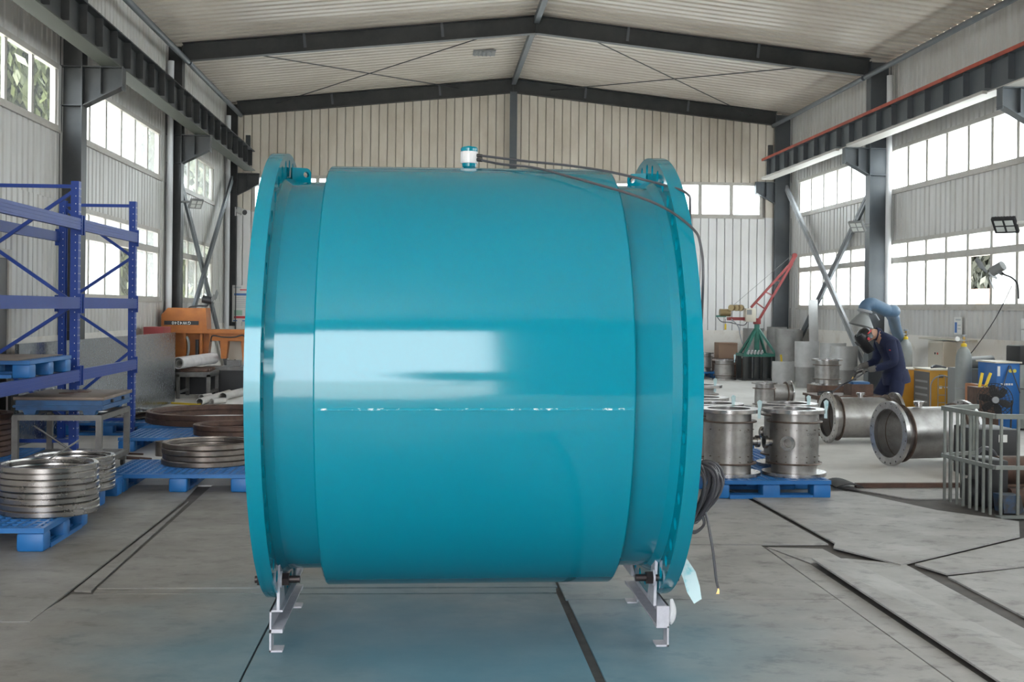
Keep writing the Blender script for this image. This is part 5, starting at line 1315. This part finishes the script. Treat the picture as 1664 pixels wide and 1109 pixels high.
SH = [(7.44, 25.6, 0, .25, .49, 'sheet2', 'pale rolled shell on the floor with a yellow stick in it'),
      (7.93, 25.5, 0, .22, .47, 'sheet', 'low grey rolled shell right of the one with the yellow stick'),
      (7.62, 24.55, 0, .22, .42, 'sheet', 'low grey rolled shell under the paler leftmost shell of the near stack'),
      (8.02, 24.75, 0, .24, .45, 'sheet', 'low grey rolled shell behind the near stack'),
      (8.02, 24.1, 0, .24, .42, 'sheet', 'low grey rolled shell under the middle pale shell of the near stack'),
      (8.02, 23.45, 0, .24, .42, 'sheet', 'low grey rolled shell nearest the second right column'),
      (7.62, 24.55, .422, .25, .52, 'sheet2', 'pale rolled shell on top at the left of the near stack'),
      (8.02, 24.1, .422, .26, .50, 'sheet2', 'pale rolled shell on top in the middle of the near stack'),
      (8.02, 23.45, .422, .26, .46, 'sheet2', 'pale rolled shell on top nearest the second right column'),
      (7.86, 26.7, 0, .26, .62, 'sheet', 'lower grey rolled shell in the stack right of the green hoist base'),
      (7.86, 26.7, .622, .27, .54, 'sheet', 'upper grey rolled shell in the stack right of the green hoist base'),
      (8.12, 27.2, 0, .22, .62, 'sheet', 'lower grey rolled shell against the right wall behind the tall pale sheet'),
      (8.12, 27.2, .622, .23, .50, 'sheet', 'upper grey rolled shell against the right wall behind the tall pale sheet'),
      (7.52, 28.3, 0, .22, .62, 'sheet', 'lower grey rolled shell at the rear wall right of the carton'),
      (7.52, 28.3, .622, .24, .52, 'sheet', 'upper grey rolled shell at the rear wall right of the carton'),
      (7.98, 27.95, 0, .22, .62, 'sheet', 'lower grey rolled shell in the rear right corner'),
      (7.98, 27.95, .622, .23, .56, 'sheet', 'upper grey rolled shell in the rear right corner')]
for i, (x, y, z, r, h, mt, lab) in enumerate(SH):
    a0 = R(random.uniform(165, 195)); o = shell(x, y, z, r, h, a0, a0 + R(random.uniform(185, 215))).build('curved_sheet', T[mt])
    tag(o, lab, 'metal sheet', 'rolled shells in the rear corner')
tag(MB().bar((8.24, 25.95, .0), (8.20, 25.98, 1.80), .20, .012, (0, 1, 0)).build('metal_plank', T['sheet2'], smooth=0), 'tall narrow pale sheet standing above the rolled shells', 'metal sheet')
tag(MB().bar((7.46, 25.55, .0), (7.37, 25.50, .63), .03, .03).build('yellow_stick', T['yellow'], smooth=0), 'yellow stick poking out of a pale rolled shell', 'stick')

# ================================================================== outdoors
def tree(x, y, h, w, n, label, leaf, drop=.25, size=.09):
    t = thing('tree', label, 'tree', (x, y, -.2), 'trees outdoors')
    MB().tube(spline([(x, y, -.2), (x+.1, y, h*.3), (x-.1, y+.1, h*.55), (x, y, h*.85)]), [.16*(1-.8*i/24) for i in range(25)], 8).build('trunk', T['bark'], t)
    m = MB()
    br = []
    for k in range(26):
        a = random.uniform(0, 6.28); z = h*random.uniform(.30, .8); l = w*random.uniform(.5, 1)
        p = [Vector((x, y, z)), Vector((x+l*.5*math.cos(a), y+l*.5*math.sin(a), z+h*.10)), Vector((x+l*math.cos(a), y+l*math.sin(a), z+h*.05-drop*h*.2))]
        br.append(p); MB().tube(spline(p, 4), [.05*(1-.85*i/8) for i in range(9)], 6).build('branch', T['bark'], t)
    for k in range(n):
        p = random.choice(br); q = random.uniform(.25, 1.0)
        c = (p[0]*(1-q)**2 + p[1]*2*q*(1-q) + p[2]*q*q) + Vector((random.gauss(0, .35), random.gauss(0, .35), -abs(random.gauss(0, drop*h*.45)) + .3))
        d = Vector((random.gauss(0, .5), random.gauss(0, .5), -1 if drop > .2 else random.gauss(0, .6))).normalized(); s = d.orthogonal().normalized()
        s = (Matrix.Rotation(random.uniform(0, 6.28), 3, d) @ s)
        L, W = size*random.uniform(.8, 1.6)*1.6, size*random.uniform(.25, .45)
        n0 = len(m.v); m.v += [tuple(c), tuple(c + d*L*.5 + s*W), tuple(c + d*L), tuple(c + d*L*.5 - s*W)]; m.f.append((n0, n0+1, n0+2, n0+3))
    me = bpy.data.meshes.new('foliage'); b0 = BASE[t.name]
    me.from_pydata([tuple(Vector(p) - b0) for p in m.v], [], m.f); me.materials.append(leaf)
    o = bpy.data.objects.new('foliage', me); COL.objects.link(o); o.parent = t; o['kind'] = 'stuff'
tree(-8.0, 23.0, 9.5, 3.0, 15000, 'drooping yellow green willow outside the left windows above the blue rack', T['leaf'], .3, .17)
tree(-8.2, 28.5, 9.0, 3.0, 11000, 'green tree outside the left windows of the middle bay', T['leaf'], .28, .17)
tree(-8.2, 34.5, 8.5, 3.0, 9000, 'green tree outside past the left rear corner', T['leaf'], .28, .17)
tree(-9.0, 41.0, 8.5, 3.2, 7000, 'furthest green tree outside past the left rear corner', T['leaf'], .28, .17)
tree(14.6, 31.2, 6.0, 2.2, 9000, 'dark tree outside seen through the open right window sash', T['leaf2'], .30, .15)
tree(.9, -24, 3.6, 1.8, 3000, 'green tree outside the goods door behind the camera', T['leaf'], .2, .16)
oh = thing('outbuilding', 'low pale building outside the right windows', 'building', (16, 27, -.2))
MB().box(12.0, 13.0, 23.5, 28.0, -.21, 1.85).build('wall', T['plinth'], oh, smooth=0)
MB().prism([(11.8, 1.85), (13.2, 1.85), (12.5, 2.1)], 23.4, 28.1, 'y').build('roof', T['card'], oh, smooth=0)
